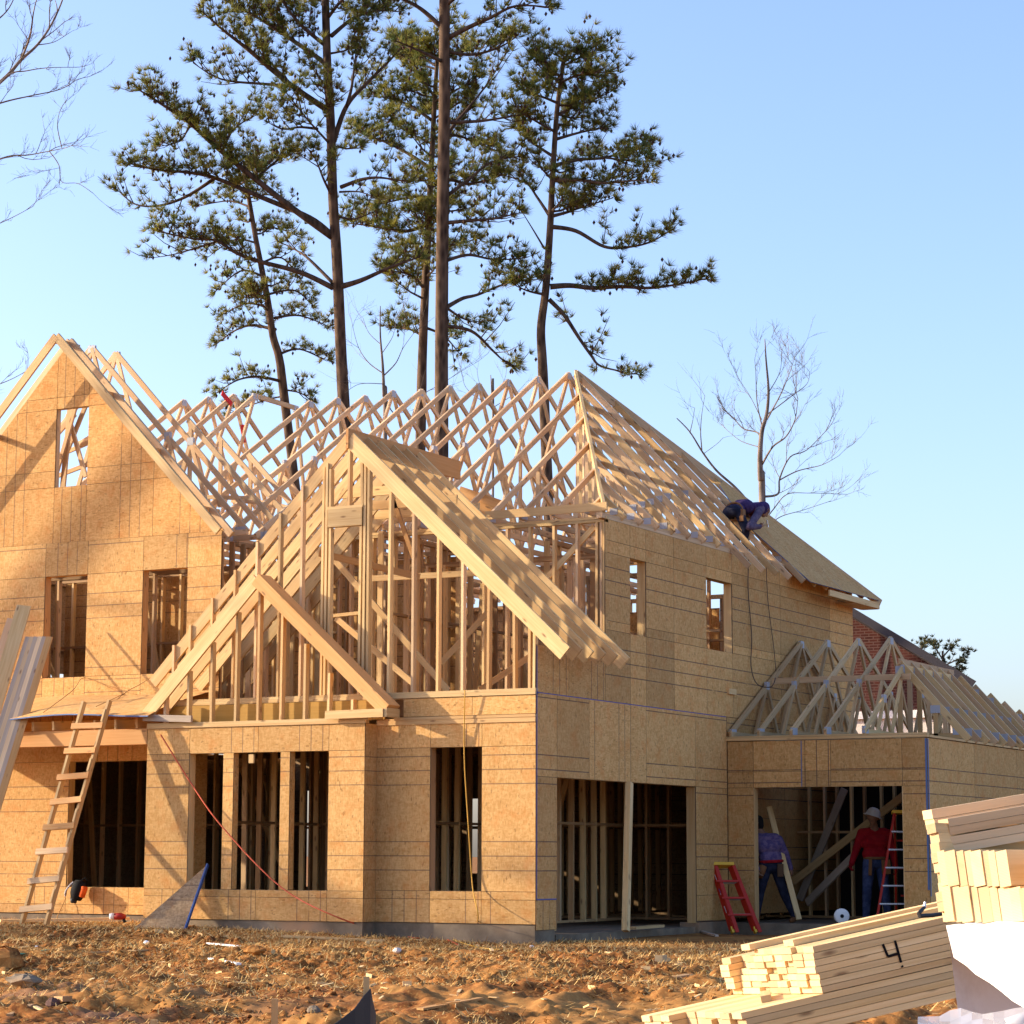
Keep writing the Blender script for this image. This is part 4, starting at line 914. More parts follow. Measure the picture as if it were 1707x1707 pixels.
cord('power_cord', 'yellow cord lying across the clay between the house and the lumber', [gl(1050, 1606), gl(1120, 1612), gl(1170, 1622), gl(1210, 1620), gl(1240, 1612)], .010, 'cord')
cord('lifeline', 'dark cord hanging from the roof down the right wall to the garage trusses', [at(1249, 915, X=XR+.06), at(1247, 980, X=XR+.03), at(1253, 1060, X=XR+.03), at(1252, 1110, X=XR+.04), at(1262, 1140, X=XR+.12), at(1285, 1145, X=XR+.3), at(1293, 1130, X=XR+.3)], .009, 'rope')
cord('lifeline', 'second dark cord on the right wall, further from the street corner', [at(1277, 930, X=XR+.05), at(1280, 1000, X=XR+.03), at(1290, 1080, X=XR+.03), at(1294, 1128, X=XR+.06)], .007, 'rope')
cord('deck_cord', 'thin tan cord crossing the porch roof deck', [at(72, 1188, Y=29.3), at(120, 1155, Y=29.9)+UP*.03, at(140, 1130, Y=30.9), at(180, 1143, Y=30.9), at(214, 1154, Y=30.6)+UP*.03, at(160, 1180, Y=29.5)+UP*.02], .006, 'ropelight')
cord('deck_cord', 'tan cord running from the second wing window over the porch roof', [at(262, 1122, Y=30.95), at(235, 1140, Y=30.9), at(214, 1154, Y=30.62)+UP*.03, at(195, 1168, Y=30.0)+UP*.02], .006, 'ropelight')
cord('wall_cord', 'thin pale cord hanging beside the wooden ladder to the ground', [at(112, 1435, Y=YW-.03), at(113, 1470, Y=YW-.04), at(108, 1500, Y=YW-.06), at(95, 1530, Y=30.6), gl(100, 1545), gl(110, 1548)], .006, 'ropelight')
# scraps on the ground
def scrap(name, label, p0, p1, w_, t_, mat, cat='board', group=None, h=.02):
    a, b = gl(*p0, h), gl(*p1, h); mb = MB(); mb.board(a, b, w_, t_, UP.cross(b-a)); return tag(build(name, mb, M[mat], None, (a+b)/2), label, cat, group)
scrap('ground_plank', 'long plank lying along the foot of the wing wall', (0, 1544), (215, 1540), .14, .04, 'stack', h=.08)
scrap('ground_plank', 'long pale plank half buried in front of the bay', (470, 1563), (640, 1571), .12, .03, 'stack')
scrap('ground_plank', 'pale plank lying below the front window', (645, 1555), (705, 1557), .12, .04, 'stack', h=.06)
scrap('ground_lath', 'white lath with a bright end on the straw left of the bay', (346, 1575), (400, 1580), .05, .02, 'white')
scrap('ground_lath', 'white lath lying on the clay in the left foreground', (350, 1601), (398, 1610), .06, .025, 'white')
scrap('ground_lath', 'thin brown lath lying flat in front of the wooden ladder', (115, 1592), (275, 1585), .04, .02, 'dark')
scrap('ground_lath', 'reddish lath at the left edge of the yard', (0, 1612), (50, 1602), .06, .02, 'orange')
scrap('green_strap', 'torn green plastic strap on the straw at the left', (20, 1595), (80, 1586), .05, .008, 'green', 'strap')
scrap('green_strap', 'green plastic strap lying in front of the bay wall', (433, 1551), (475, 1550), .05, .008, 'green', 'strap')
scrap('white_lath', 'short white lath on the straw by the left edge', (60, 1580), (105, 1583), .03, .015, 'white', 'lath')
scrap('ground_plank', 'thin board lying near the foot of the red leaning ladder', (1150, 1550), (1195, 1562), .05, .03, 'grey')
scrap('ground_plank', 'short board propped by the foundation next to the red leaning ladder', (1165, 1555), (1180, 1540), .07, .04, 'stack', h=.06)
scrap('wood_block', 'cut white wood block standing alone on the clay near the lumber', (1098, 1606), (1106, 1606), .09, .09, 'end', 'block', h=.05)
scrap('wood_block', 'small round-cut wood end lying against the bay foundation', (572, 1549), (580, 1549), .06, .06, 'end', 'block', h=.05)
def lump(name, label, px, py, r_, mat, cat, sc=(1, 1, .7)):
    c = gl(px, py, r_*.4); mb = MB(); prof = [(0, -1), (.6, -.75), (.95, -.2), (.9, .3), (.5, .8), (0, .95)]
    mb.lathe([(a*r_, b*r_*sc[2]) for a, b in prof], c, 10, 0, Matrix.Diagonal((sc[0], sc[1], 1)))
    mb.v = [(x_+random.uniform(-.12, .12)*r_, y_+random.uniform(-.12, .12)*r_, z_+random.uniform(-.1, .1)*r_) for x_, y_, z_ in mb.v]
    return tag(build(name, mb, M[mat], None, c), label, cat)
lump('stone', 'grey stone beside the silt fence', 523, 1690, .07, 'concrete', 'stone'); lump('stone', 'pale brown stone on the clay right of the bay', 662, 1588, .06, 'trimwhite', 'stone')
lump('stone', 'flat grey stone in the dark soil at the left edge', 40, 1645, .16, 'concrete', 'stone', (1.4, .8, .4)); lump('drink_can', 'small white can end in the clay below the corner', 886, 1580, .035, 'white', 'can')
lump('black_glove', 'black glove lying at the foot of the right wall', 933, 1549, .07, 'black', 'glove', (1.3, .8, .5)); lump('stone', 'small white stone on the straw below the offcut', 244, 1573, .04, 'white', 'stone')
nb = gl(204, 1541, .12); ng_ = thing('nail_gun', 'small red and white nail gun lying on the plank by the wing wall', 'nail gun', nb)
mb = MB(); mb.tube([nb-RIGHT*.13, nb-RIGHT*.02, nb+RIGHT*.05], [.05, .055, .03], 9); build('gun_body', mb, newmat('dark_red_casing', .4, (.30, .02, .015))[0], ng_, smooth=True)
mb = MB(); mb.tube([nb-RIGHT*.20, nb-RIGHT*.13], [.045, .055], 9); build('gun_cap', mb, M['white'], ng_, smooth=True); mb = MB(); mb.tube([nb+RIGHT*.01-UP*.02, nb+RIGHT*.04-UP*.09], [.022, .025], 7); build('handle', mb, M['black'], ng_)
lump('brick_piece', 'broken reddish brick piece in the dark soil at the lower left', 88, 1678, .07, 'orangefab' if 0 else 'brick', 'brick', (1.2, .9, .8)); scrap('dark_offcut', 'dark square offcut beside the broken brick at the lower left', (97, 1676), (112, 1676), .10, .05, 'dark', 'offcut', h=.06)
scrap('ground_lath', 'split pale lath lying below the broken brick at the lower left', (58, 1682), (75, 1690), .04, .02, 'stack'); scrap('dark_offcut', 'long blackish slat at the lower left corner of the yard', (15, 1697), (52, 1680), .05, .03, 'rope' if 0 else 'dark', 'offcut')
scrap('ground_plank', 'half buried reddish board on the clay right of the black silt fence', (700, 1686), (800, 1668), .09, .02, 'orange'); scrap('ground_lath', 'pale lath on the clay in front of the timber prop', (1010, 1590), (1060, 1597), .04, .02, 'stack'); scrap('ground_plank', 'brown board lying on the clay left of the lumber stack', (1075, 1640), (1150, 1628), .10, .02, 'dark')
lump('clay_lump', 'big lump of red clay at the left edge of the yard', 5, 1618, .22, 'soil', 'clay lump', (1.3, 1, .8)); lump('clay_lump', 'lump of red clay in front of the bay, beside the white laths', 425, 1590, .10, 'soil', 'clay lump', (1.6, 1, .6))
# stakes and silt fence
def stake(px, pyt, D, label, ww=.045):
    a = at(px, pyt, D=D); b = V((a.x, a.y, GZ_(a.x, a.y)-.1)); mb = MB(); mb.board(b, a, ww, ww*.8, RIGHT); return tag(build('survey_stake', mb, M['lumber'], None, b), label, 'stake')
stake(458, 1665, 17.6, 'pale wooden stake in the clay left of the black silt fence'); stake(257, 1700, 16.6, 'stake whose tip just shows at the bottom left of the yard')
sf = at(612, 1690, D=18.2); sft = thing('silt_fence', 'scrap of black silt fence on a wooden stake in the foreground', 'fence', V((sf.x, sf.y, GZ_(sf.x, sf.y))))
a = at(611, 1628, D=18.25); mb = MB(); mb.board(V((a.x, a.y, GZ_(a.x, a.y)-.1)), a, .045, .035, RIGHT); build('stake', mb, M['lumber'], sft)
mb = MB(); cols = [(545, 1716, 17.6), (572, 1697, 17.8), (592, 1681, 17.95), (607, 1660, 18.1), (618, 1648, 18.2), (622, 1670, 18.3), (627, 1690, 18.5)]
for i in range(len(cols)-1):
    q = []
    for c in (cols[i], cols[i+1]):
        t_ = at(*c[:2], D=c[2]); q.append((t_, V((t_.x, t_.y, GZ_(t_.x, t_.y)-.15))))
    nn = (q[1][0]-q[0][0]).cross(UP).normalized(); mb.slab([q[0][0], q[1][0], q[1][1], q[0][1]], nn, .006, [(0, 0)]*4)
build('fabric', mb, M['blacknyl'], sft)
# ------------------------------------------------------------------ people
def capsule(v, f, p0, p1, r0, r1, n=14):
    d = (p1-p0); L = d.length; d = d/L if L > 1e-6 else V((0, 0, 1)); a = d.orthogonal().normalized(); b = d.cross(a); i0 = len(v); rows = []
    for q in (-80, -50, -20): rows.append((p0+d*(r0*math.sin(math.radians(q))), r0*math.cos(math.radians(q))))
    rows.append((p0, r0)); rows.append((p1, r1))
    for q in (20, 50, 80): rows.append((p1+d*(r1*math.sin(math.radians(q))), r1*math.cos(math.radians(q))))
    for c, r in rows:
        for k in range(n): t = 2*math.pi*k/n; v.append(tuple(c+(a*math.cos(t)+b*math.sin(t))*r))
    for i in range(len(rows)-1):
        for k in range(n): f.append((i0+i*n+k, i0+i*n+(k+1) % n, i0+(i+1)*n+(k+1) % n, i0+(i+1)*n+k))
    f.append(tuple(i0+k for k in range(n))[::-1]); f.append(tuple(i0+(len(rows)-1)*n+k for k in range(n)))
def fuse(name, prims, mats, parent, vox=.012, smooth=4):
    """prims fused into one continuous surface; every face takes the material of the nearest limb"""
    v, f = [], []
    for p in prims: capsule(v, f, V(p[0]), V(p[1]), p[2], p[3])
    me = bpy.data.meshes.new('tmp'); me.from_pydata(v, [], f); o = bpy.data.objects.new('tmp', me); COL.objects.link(o)
    m = o.modifiers.new('r', 'REMESH'); m.mode = 'VOXEL'; m.voxel_size = vox
    s = o.modifiers.new('s', 'SMOOTH'); s.iterations = smooth; s.factor = .5
    dg = bpy.context.evaluated_depsgraph_get(); me2 = bpy.data.meshes.new_from_object(o.evaluated_get(dg)); bpy.data.objects.remove(o)
    n = len(me2.vertices); co_ = np.empty(n*3, np.float32); me2.vertices.foreach_get('co', co_); co_ = co_.reshape(-1, 3)
    nl = len(me2.polygons); fc = np.empty(nl*3, np.float32); me2.polygons.foreach_get('center', fc); fc = fc.reshape(-1, 3)
    best = np.full(nl, 1e9); mi = np.zeros(nl, np.int32)
    for p in prims:
        a, b = np.array(p[0]), np.array(p[1]); ab = b-a; t = np.clip(((fc-a)@ab)/max(ab@ab, 1e-9), 0, 1)
        dd = np.linalg.norm(fc-(a+t[:, None]*ab), axis=1)-(p[2]+(p[3]-p[2])*t); k = dd < best; best[k] = dd[k]; mi[k] = p[4]
    for mm in mats: me2.materials.append(mm)
    base = wloc(parent); co_ -= np.array(base, np.float32); me2.vertices.foreach_set('co', co_.ravel())
    me2.polygons.foreach_set('material_index', mi); me2.polygons.foreach_set('use_smooth', np.ones(nl, bool)); me2.update()
    ob = bpy.data.objects.new(name, me2); COL.objects.link(ob); ob.parent = parent; return ob
def hand(wrist, d, pn, s=1.0, curl=.5, m=0, side=1):
    """palm, four unequal bent fingers and a thumb; d hand direction, pn palm normal (towards which the fingers curl)"""
    d = d.normalized(); pn = (pn-d*pn.dot(d)).normalized(); w_ = d.cross(pn)*side; P = []
    pc = wrist+d*.045*s
    for q in (-.026, -.008, .010, .028): P.append((wrist+d*.015+w_*q*.7*s, pc+d*.045*s+w_*q*s, .016*s, .014*s, m))
    for q, L in ((-.030, .062), (-.010, .075), (.011, .080), (.031, .070)):
        k0 = pc+d*.045*s+w_*q*s; d1 = (d*math.cos(curl)+pn*math.sin(curl)); k1 = k0+d1*L*.5*s; d2 = (d*math.cos(curl*2.1)+pn*math.sin(curl*2.1)); k2 = k1+d2*L*.5*s
        P += [(k0, k1, .0105*s, .0095*s, m), (k1, k2, .0095*s, .008*s, m)]
    t0 = wrist+d*.03*s+w_*.03*s; t1 = t0+(d*.55+w_*.75+pn*.3).normalized()*.045*s; t2_ = t1+(d*.8+w_*.2+pn*.5).normalized()*.035*s
    P += [(t0, t1, .013*s, .011*s, m), (t1, t2_, .011*s, .009*s, m)]
    return P
def head(c, fwd, up_, m, mh, s=1.0, hair=True):
    """c: middle of the head; face, nose, chin, ears, eyes"""
    fwd = fwd.normalized(); up_ = (up_-fwd*up_.dot(fwd)).normalized(); sd = fwd.cross(up_)
    P = [(c+up_*.03*s-fwd*.02*s, c+up_*.035*s+fwd*.02*s, .092*s, .085*s, m), (c-up_*.04*s+fwd*.03*s, c-up_*.085*s+fwd*.045*s, .062*s, .045*s, m),
         (c+fwd*.085*s+up_*.005*s, c+fwd*.115*s-up_*.03*s, .012*s, .016*s, m), (c-up_*.065*s+fwd*.082*s-sd*.02*s, c-up_*.065*s+fwd*.082*s+sd*.02*s, .013*s, .013*s, m)]
    for q in (-1, 1):
        P.append((c+sd*q*.088*s-fwd*.005*s+up_*.02*s, c+sd*q*.09*s-up_*.02*s, .017*s, .013*s, m))
        P.append((c+sd*q*.033*s+fwd*.083*s+up_*.015*s, c+sd*q*.036*s+fwd*.083*s+up_*.015*s, .012*s, .012*s, 5))
    if hair: P.append((c+up_*.055*s-fwd*.035*s, c-up_*.03*s-fwd*.045*s, .088*s, .070*s, mh))
    return P
# materials 0 skin, 1 top, 2 trousers, 3 boots, 4 hair, 5 eye, 6 glove
# --- person in red under a white hard hat, standing in the garage
B = at(1461, 1529, Y=38.2); B.z = -.12; SC = 1.07
Lf = lambda r, a, u: B+(RIGHT*r+AWAY*a+UP*u)*SC
p1 = thing('person', 'person in a red sweatshirt, jeans and white hard hat standing in the garage opening', 'person', B)
pr = []
hipL, hipR = Lf(-.10, 0, .90), Lf(.10, .03, .90)
for h_, kn, an, to in ((hipL, Lf(-.145, -.05, .48), Lf(-.155, .02, .08), Lf(-.20, -.13, .035)), (hipR, Lf(.13, -.02, .48), Lf(.20, .05, .08), Lf(.235, -.10, .035))):
    pr += [(h_, kn, .105, .075, 2), (kn, an, .078, .058, 2), (an, an-UP*.03, .058, .05, 3), (an-UP*.035+AWAY*.04, to, .046, .042, 3)]
pr += [(Lf(-.07, 0, .93), Lf(.07, .01, .93), .125, .125, 2), (Lf(-.07, .0, 1.05), Lf(.07, 0, 1.05), .135, .135, 1), (Lf(-.10, .0, 1.24), Lf(.10, 0, 1.24), .135, .135, 1), (Lf(-.15, .01, 1.37), Lf(.15, .01, 1.37), .085, .085, 1), (Lf(0, 0, 1.40), Lf(-.02, -.03, 1.50), .07, .058, 0)]
shL, shR = Lf(-.20, .01, 1.37), Lf(.20, .01, 1.36); elL, elR = Lf(-.30, .02, 1.10), Lf(.28, .03, 1.09); wrL, wrR = Lf(-.385, -.10, .90), Lf(.30, -.06, .86)
pr += [(shL, elL, .078, .062, 1), (elL, wrL, .060, .046, 1), (shR, elR, .078, .062, 1), (elR, wrR, .060, .046, 1)]
pr += hand(wrL, (wrL-elL)+UP*.02, RIGHT*.6-AWAY*.5, 1.1, .75, 6) + hand(wrR, (wrR-elR), -RIGHT*.7, 1.1, .6, 6, -1)
hc = Lf(-.03, -.05, 1.60); fw = (-RIGHT*.55-AWAY*.75-UP*.35)
pr += head(hc, fw, UP, 0, 4)
fuse('body', [(q[0], q[1], q[2]*SC, q[3]*SC, q[4]) for q in pr], [M['skin'], M['redshirt'], M['jeans'], M['boot'], M['hair'], M['eye'], M['redshirt']], p1)
mb = MB(); tl = Matrix.Rotation(YAW, 3, 'Z') @ Matrix.Rotation(.30, 3, 'Y')
mb.lathe([(0, .125), (.05, .12), (.09, .095), (.115, .05), (.125, .0), (.165, -.02), (.165, -.028), (.12, -.012), (.0, -.01)], hc+UP*.055, 24, 0, tl); build('hard_hat', mb, M['hat'], p1, smooth=True)
mb = MB(); mb.tube([Lf(.17*math.cos(q), .15*math.sin(q), .985) for q in np.linspace(0, 2*math.pi, 17)], .024, 6); mb.board(Lf(-.10, -.15, .97), Lf(-.11, -.15, .72), .05, .03, RIGHT); mb.board(Lf(.14, -.12, .96), Lf(.15, -.12, .74), .14, .07, RIGHT); build('tool_belt', mb, M['leather'], p1)
# --- person in purple, seen from behind, stepping into the garage
B = at(1290, 1533, Y=37.05); B.z = -.12; SC = 1.03
p2 = thing('person', 'person in a purple plaid shirt, dark jeans and tool belt stepping through the garage opening', 'person', B)
pr = []
for h_, kn, an, to in ((Lf(-.13, .0, .86), Lf(-.22, .05, .46), Lf(-.27, .12, .10), Lf(-.37, .06, .035)), (Lf(.06, .02, .86), Lf(.17, .03, .48), Lf(.33, -.02, .10), Lf(.27, -.12, .035))):
    pr += [(h_, kn, .108, .078, 2), (kn, an, .080, .060, 2), (an, an-UP*.03, .060, .05, 3), (an-UP*.045, to, .046, .042, 3)]
pr += [(Lf(-.11, 0, .90), Lf(.04, .01, .90), .13, .13, 2), (Lf(-.11, .02, 1.02), Lf(.03, .02, 1.02), .125, .125, 1), (Lf(-.17, .03, 1.20), Lf(.02, .03, 1.20), .13, .13, 1), (Lf(-.24, .04, 1.33), Lf(.04, .03, 1.33), .088, .088, 1), (Lf(-.14, .05, 1.36), Lf(-.21, .08, 1.46), .068, .058, 0)]
shL, shR = Lf(-.28, .04, 1.32), Lf(.09, .02, 1.31); elL, elR = Lf(-.33, -.04, 1.06), Lf(.21, .05, 1.08); wrL, wrR = Lf(-.27, -.14, .84), Lf(.29, .10, .86)
pr += [(shL, elL, .078, .060, 1), (elL, wrL, .058, .044, 1), (shR, elR, .078, .060, 1), (elR, wrR, .058, .044, 1)]
pr += hand(wrL, wrL-elL, RIGHT, 1.05, .6, 0) + hand(wrR, wrR-elR, -RIGHT*.5+AWAY*.3, 1.05, .7, 0, -1)
hc = Lf(-.24, .10, 1.555); fw = (-RIGHT*.7+AWAY*.6-UP*.25)
pr += head(hc, fw, UP, 0, 4)
fuse('body', [(q[0], q[1], q[2]*SC, q[3]*SC, q[4]) for q in pr], [M['skin'], M['purple'], M['darkjeans'], M['boot'], M['hair'], M['eye']], p2)
mb = MB(); sd = fw.normalized(); mb.lathe([(0, .115), (.06, .10), (.095, .06), (.105, .0), (.0, -.005)], hc+UP*.03, 20, 0); mb.board(hc+UP*.045+sd*.08, hc+UP*.03+sd*.19, .14, .014, RIGHT); build('cap', mb, M['black'], p2, smooth=True)
mb = MB(); mb.tube([Lf(-.03+.185*math.cos(q), .01+.155*math.sin(q), .965+.01*math.cos(q)) for q in np.linspace(0, 2*math.pi, 17)], .026, 6); build('tool_belt', mb, M['redshirt'], p2)
mb = MB(); c = Lf(-.20, -.10, .82); mb.lathe([(0, -.13), (.045, -.12), (.07, -.02), (.075, .08), (0, .10)], c, 14, 0, Matrix.Diagonal((1, .8, 1)) @ Matrix.Rotation(.25, 3, 'Y')); build('tool_pouch', mb, M['boot'], p2, smooth=True)
mb = MB(); c = Lf(.10, -.13, .84); mb.board(c+UP*.09, c-UP*.12, .10, .07, RIGHT); build('tool_pouch', mb, M['darkleather'], p2)
# --- person crouching on the roof edge with a hammer
Y0 = at(1248, 917, X=XR-.55); B = V((XR-.55, Y0.y, 6.15))
dpx = lambda px, py, x=XR-.05: at(px, py, X=x)
SC = 1.0
p3 = thing('person', 'person in a dark hooded jacket bent over on the roof edge, holding a hammer', 'person', B)
XD = XR-.62
hip_, sh_, hd_ = dpx(1222, 852, XD-.05), dpx(1255, 847, XD+.05), dpx(1274, 851, XD+.12)
pr = []
for h_, kn, an, to in ((hip_+V((.10, .02, -.02)), dpx(1243, 882, XD+.16), dpx(1243, 912, XD+.10), dpx(1256, 917, XD+.14)), (hip_+V((-.10, -.03, -.03)), dpx(1232, 884, XD-.18), dpx(1226, 912, XD-.15), dpx(1240, 917, XD-.10))):
    pr += [(h_, kn, .092, .074, 2), (kn, an, .074, .056, 2), (an, an-UP*.01, .056, .052, 3), (an, to, .050, .042, 3)]
m_ = (hip_+sh_)/2+UP*.05
pr += [(hip_+V((-.06, 0, 0)), hip_+V((.06, 0, 0)), .112, .112, 2), (hip_+V((-.06, .10, .03)), hip_+V((.06, .10, .03)), .118, .118, 1), (m_+V((-.07, 0, 0)), m_+V((.07, 0, 0)), .135, .135, 1), (sh_+V((-.11, 0, .0)), sh_+V((.11, 0, .0)), .105, .105, 1), (sh_, hd_-V((0, .06, 0)), .085, .075, 1)]
el_, wr_ = dpx(1249, 879, XD+.28), dpx(1266, 878, XD+.32); el2, wr2 = dpx(1258, 876, XD-.20), dpx(1266, 893, XD-.10)
pr += [(sh_+V((.15, 0, -.03)), el_, .080, .062, 6), (el_, wr_, .060, .046, 6), (sh_+V((-.15, 0, -.03)), el2, .080, .062, 6), (el2, wr2, .060, .046, 6), (sh_+V((.0, .05, -.08)), sh_+V((.03, -.08, -.10)), .08, .08, 7)]
hdir = (dpx(1294, 865, XD+.34)-wr_).normalized()
pr += hand(wr_, (wr_-el_), UP*.4-V((.3, 0, 0)), 1.05, .95, 0) + hand(wr2, wr2-el2, UP*.2+V((1, 0, 0)), 1.05, .5, 0)
fw = V((.35, .55, -.75)); pr += head(hd_, fw, V((.2, .75, .6)), 0, 1)
c = hd_; f_ = fw.normalized(); pr += [(c-f_*.03+V((0, .02, .03)), c-f_*.055-V((0, .08, .0)), .115, .105, 1)]
fuse('body', [(q[0], q[1], q[2]*SC, q[3]*SC, q[4]) for q in pr], [M['skin'], M['hoodie'], M['darkjeans'], M['boot'], M['hair'], M['eye'], M['sleeve'], M['maroon']], p3)
mb = MB(); mb.tube([hip_+V((.0, -.02, .0))+V((.165*math.cos(q), .06, .155*math.sin(q))) for q in np.linspace(0, 2*math.pi, 15)], .022, 6); mb.board(hip_+V((.17, .02, .02)), hip_+V((.18, .0, -.2)), .12, .07, (0, 1, 0)); build('tool_belt', mb, M['leather'], p3)
gp = wr_+(wr_-el_).normalized()*.075; hm0, hm1 = gp-hdir*.08, gp+hdir*.27
hmr = thing('hammer', 'claw hammer held out by the person on the roof', 'hammer', gp)
mb = MB(); mb.tube([hm0, gp, hm1], [.017, .015, .013], 8); build('handle', mb, M['dark'], hmr)
hd = hdir.cross(V((1, 0, 0))).normalized(); mb = MB(); mb.tube([hm1+hd*.06, hm1+hd*.03, hm1, hm1-hd*.05, hm1-hd*.08+hdir*-.02], [.022, .018, .018, .014, .006], 8); build('hammer_head', mb, M['metal'], hmr)
# ------------------------------------------------------------------ neighbouring brick house
YB2 = 60.0
bh = thing('brick_house', 'red brick house with a dark gable roof edge behind the garage', 'house', at(1330, 1440, Y=YB2))
ap, re, le = at(1326, 962, Y=YB2), at(1606, 1129, Y=YB2), at(1046, 1140, Y=YB2); zt = re.z; le.z = zt; le.x = 2*ap.x-re.x; zb = at(1500, 1186, Y=YB2).z
BK = V((-.42, .91, 0))*9
def bquad(mb, pts): mb.face(pts, [(p.x+p.y, p.z) for p in pts], (.5, .5))
mb = MB(); bquad(mb, [V((re.x, YB2, zb)), re, ap, le, V((le.x, YB2, zb))]); bquad(mb, [re, V((re.x, YB2, zb)), V((re.x, YB2, zb))+BK, re+BK]); bquad(mb, [le, V((le.x, YB2, zb)), V((le.x, YB2, zb))+BK, le+BK][::-1]); bquad(mb, [V((re.x, YB2, zb))+BK, re+BK, ap+BK, le+BK, V((le.x, YB2, zb))+BK][::-1])
build('brick_wall', mb, M['brick'], bh)
mb = MB(); q = [V((le.x-.02, YB2, 0)), V((re.x+.02, YB2, 0)), V((re.x+.02, YB2, 0))+BK, V((le.x-.02, YB2, 0))+BK]; mb.slab([p+UP*(zb-.005) for p in q], (0, 0, 1), zb+1.0, [(0, 0)]*4); build('lower_wall', mb, M['trimwhite'], bh)
mb = MB(); mb.box((le.x-.1, YB2-.12, zb-.18), (re.x+.1, YB2+.02, zb+.02)); build('trim_board', mb, newmat('white_trim', .6, (.75, .70, .66))[0], bh)
for e in (re, le):
    d = (e-ap).normalized(); n_ = d.cross(BK).normalized(); n_ = n_ if n_.z > 0 else -n_; o_ = d*.45
    mb = MB(); mb.slab([ap+V((0, -.35, 0))+n_*.12, e+o_+V((0, -.35, 0))+n_*.12, e+o_+BK*1.03+n_*.12, ap+BK*1.03+n_*.12], n_, .2, [(0, 0)]*4); build('roof', mb, M['shingle'], bh)
# ------------------------------------------------------------------ trees
def spline(P, n):
    P = [V(p) for p in P]; Q = []
    for i in range(len(P)-1):
        p0, p1, p2, p3 = P[max(i-1, 0)], P[i], P[i+1], P[min(i+2, len(P)-1)]
        for k in range(n):
            t = k/n; Q.append(.5*((2*p1)+(p2-p0)*t+(2*p0-5*p1+4*p2-p3)*t*t+(3*p1-p0-3*p2+p3)*t**3))
    return Q+[P[-1]]
class Crown:
    def __init__(s): s.c = []; s.d = []; s.r = []; s.cones = []
    def tuft(s, p, d, r): s.c.append(tuple(p)); s.d.append(tuple(d)); s.r.append(r)
    def make(s, name, mat, parent, per=30, wid=.0130, cone=True, tw=None):
        c, d, r = np.array(s.c), np.array(s.d), np.array(s.r); n = len(c); base = np.array(wloc(parent))
        C_ = np.repeat(c, per, 0); D_ = np.repeat(d, per, 0); R_ = np.repeat(r, per)*RNG.uniform(.7, 1.1, n*per)
        rd = RNG.normal(size=(n*per, 3)); rd /= np.linalg.norm(rd, axis=1, keepdims=True); D_ = D_*1.05+rd; D_ /= np.linalg.norm(D_, axis=1, keepdims=True)
        sd = np.cross(D_, RNG.normal(size=(n*per, 3))); sd /= np.linalg.norm(sd, axis=1, keepdims=True); w_ = wid*RNG.uniform(.7, 1.4, n*per)
        a = C_+D_*(R_*.06)[:, None]; b = C_+D_*R_[:, None]
        vv = np.stack([a-sd*(w_*.6)[:, None], a+sd*(w_*.6)[:, None], b], 1).reshape(-1, 3)-base; ff = np.arange(3*n*per).reshape(-1, 3)
        tone = np.repeat(RNG.random(n), per); tone = np.clip(tone+RNG.normal(0, .15, n*per), 0, 1); rr = np.repeat(np.stack([tone, RNG.random(n*per)], -1), 3, 0); mi = np.zeros(len(ff), np.int32)
        vl, fl = vv.tolist(), ff.tolist(); ml = mi.tolist(); rl = rr.tolist()
        if cone:
            for k in RNG.choice(n, n//4, replace=False):
                p = c[k]-base+RNG.normal(0, .10, 3); i0 = len(vl); q = .045
                vl += [(p[0]+q, p[1], p[2]), (p[0]-q, p[1], p[2]), (p[0], p[1]+q, p[2]), (p[0], p[1]-q, p[2]), (p[0], p[1], p[2]+q*1.4), (p[0], p[1], p[2]-q*1.5)]
                for t in ((0, 2, 4), (2, 1, 4), (1, 3, 4), (3, 0, 4), (2, 0, 5), (1, 2, 5), (3, 1, 5), (0, 3, 5)): fl.append([i0+x for x in t]); ml.append(1); rl += [(.5, .5)]*3
        if tw:
            i0 = len(vl); vl += [(a_-base[0], b_-base[1], c_2-base[2]) for a_, b_, c_2 in tw.v]; fl += [[i0+k for k in f_] for f_ in tw.f]; ml += [2]*len(tw.f); rl += [tuple(q) for q in tw.rn]
        o = bpy.data.objects.new(name, mesh_np(name, vl, fl, ml, rl, rl, [mat, M['cone'], M['limbbark']])); COL.objects.link(o); o.parent = parent; return o
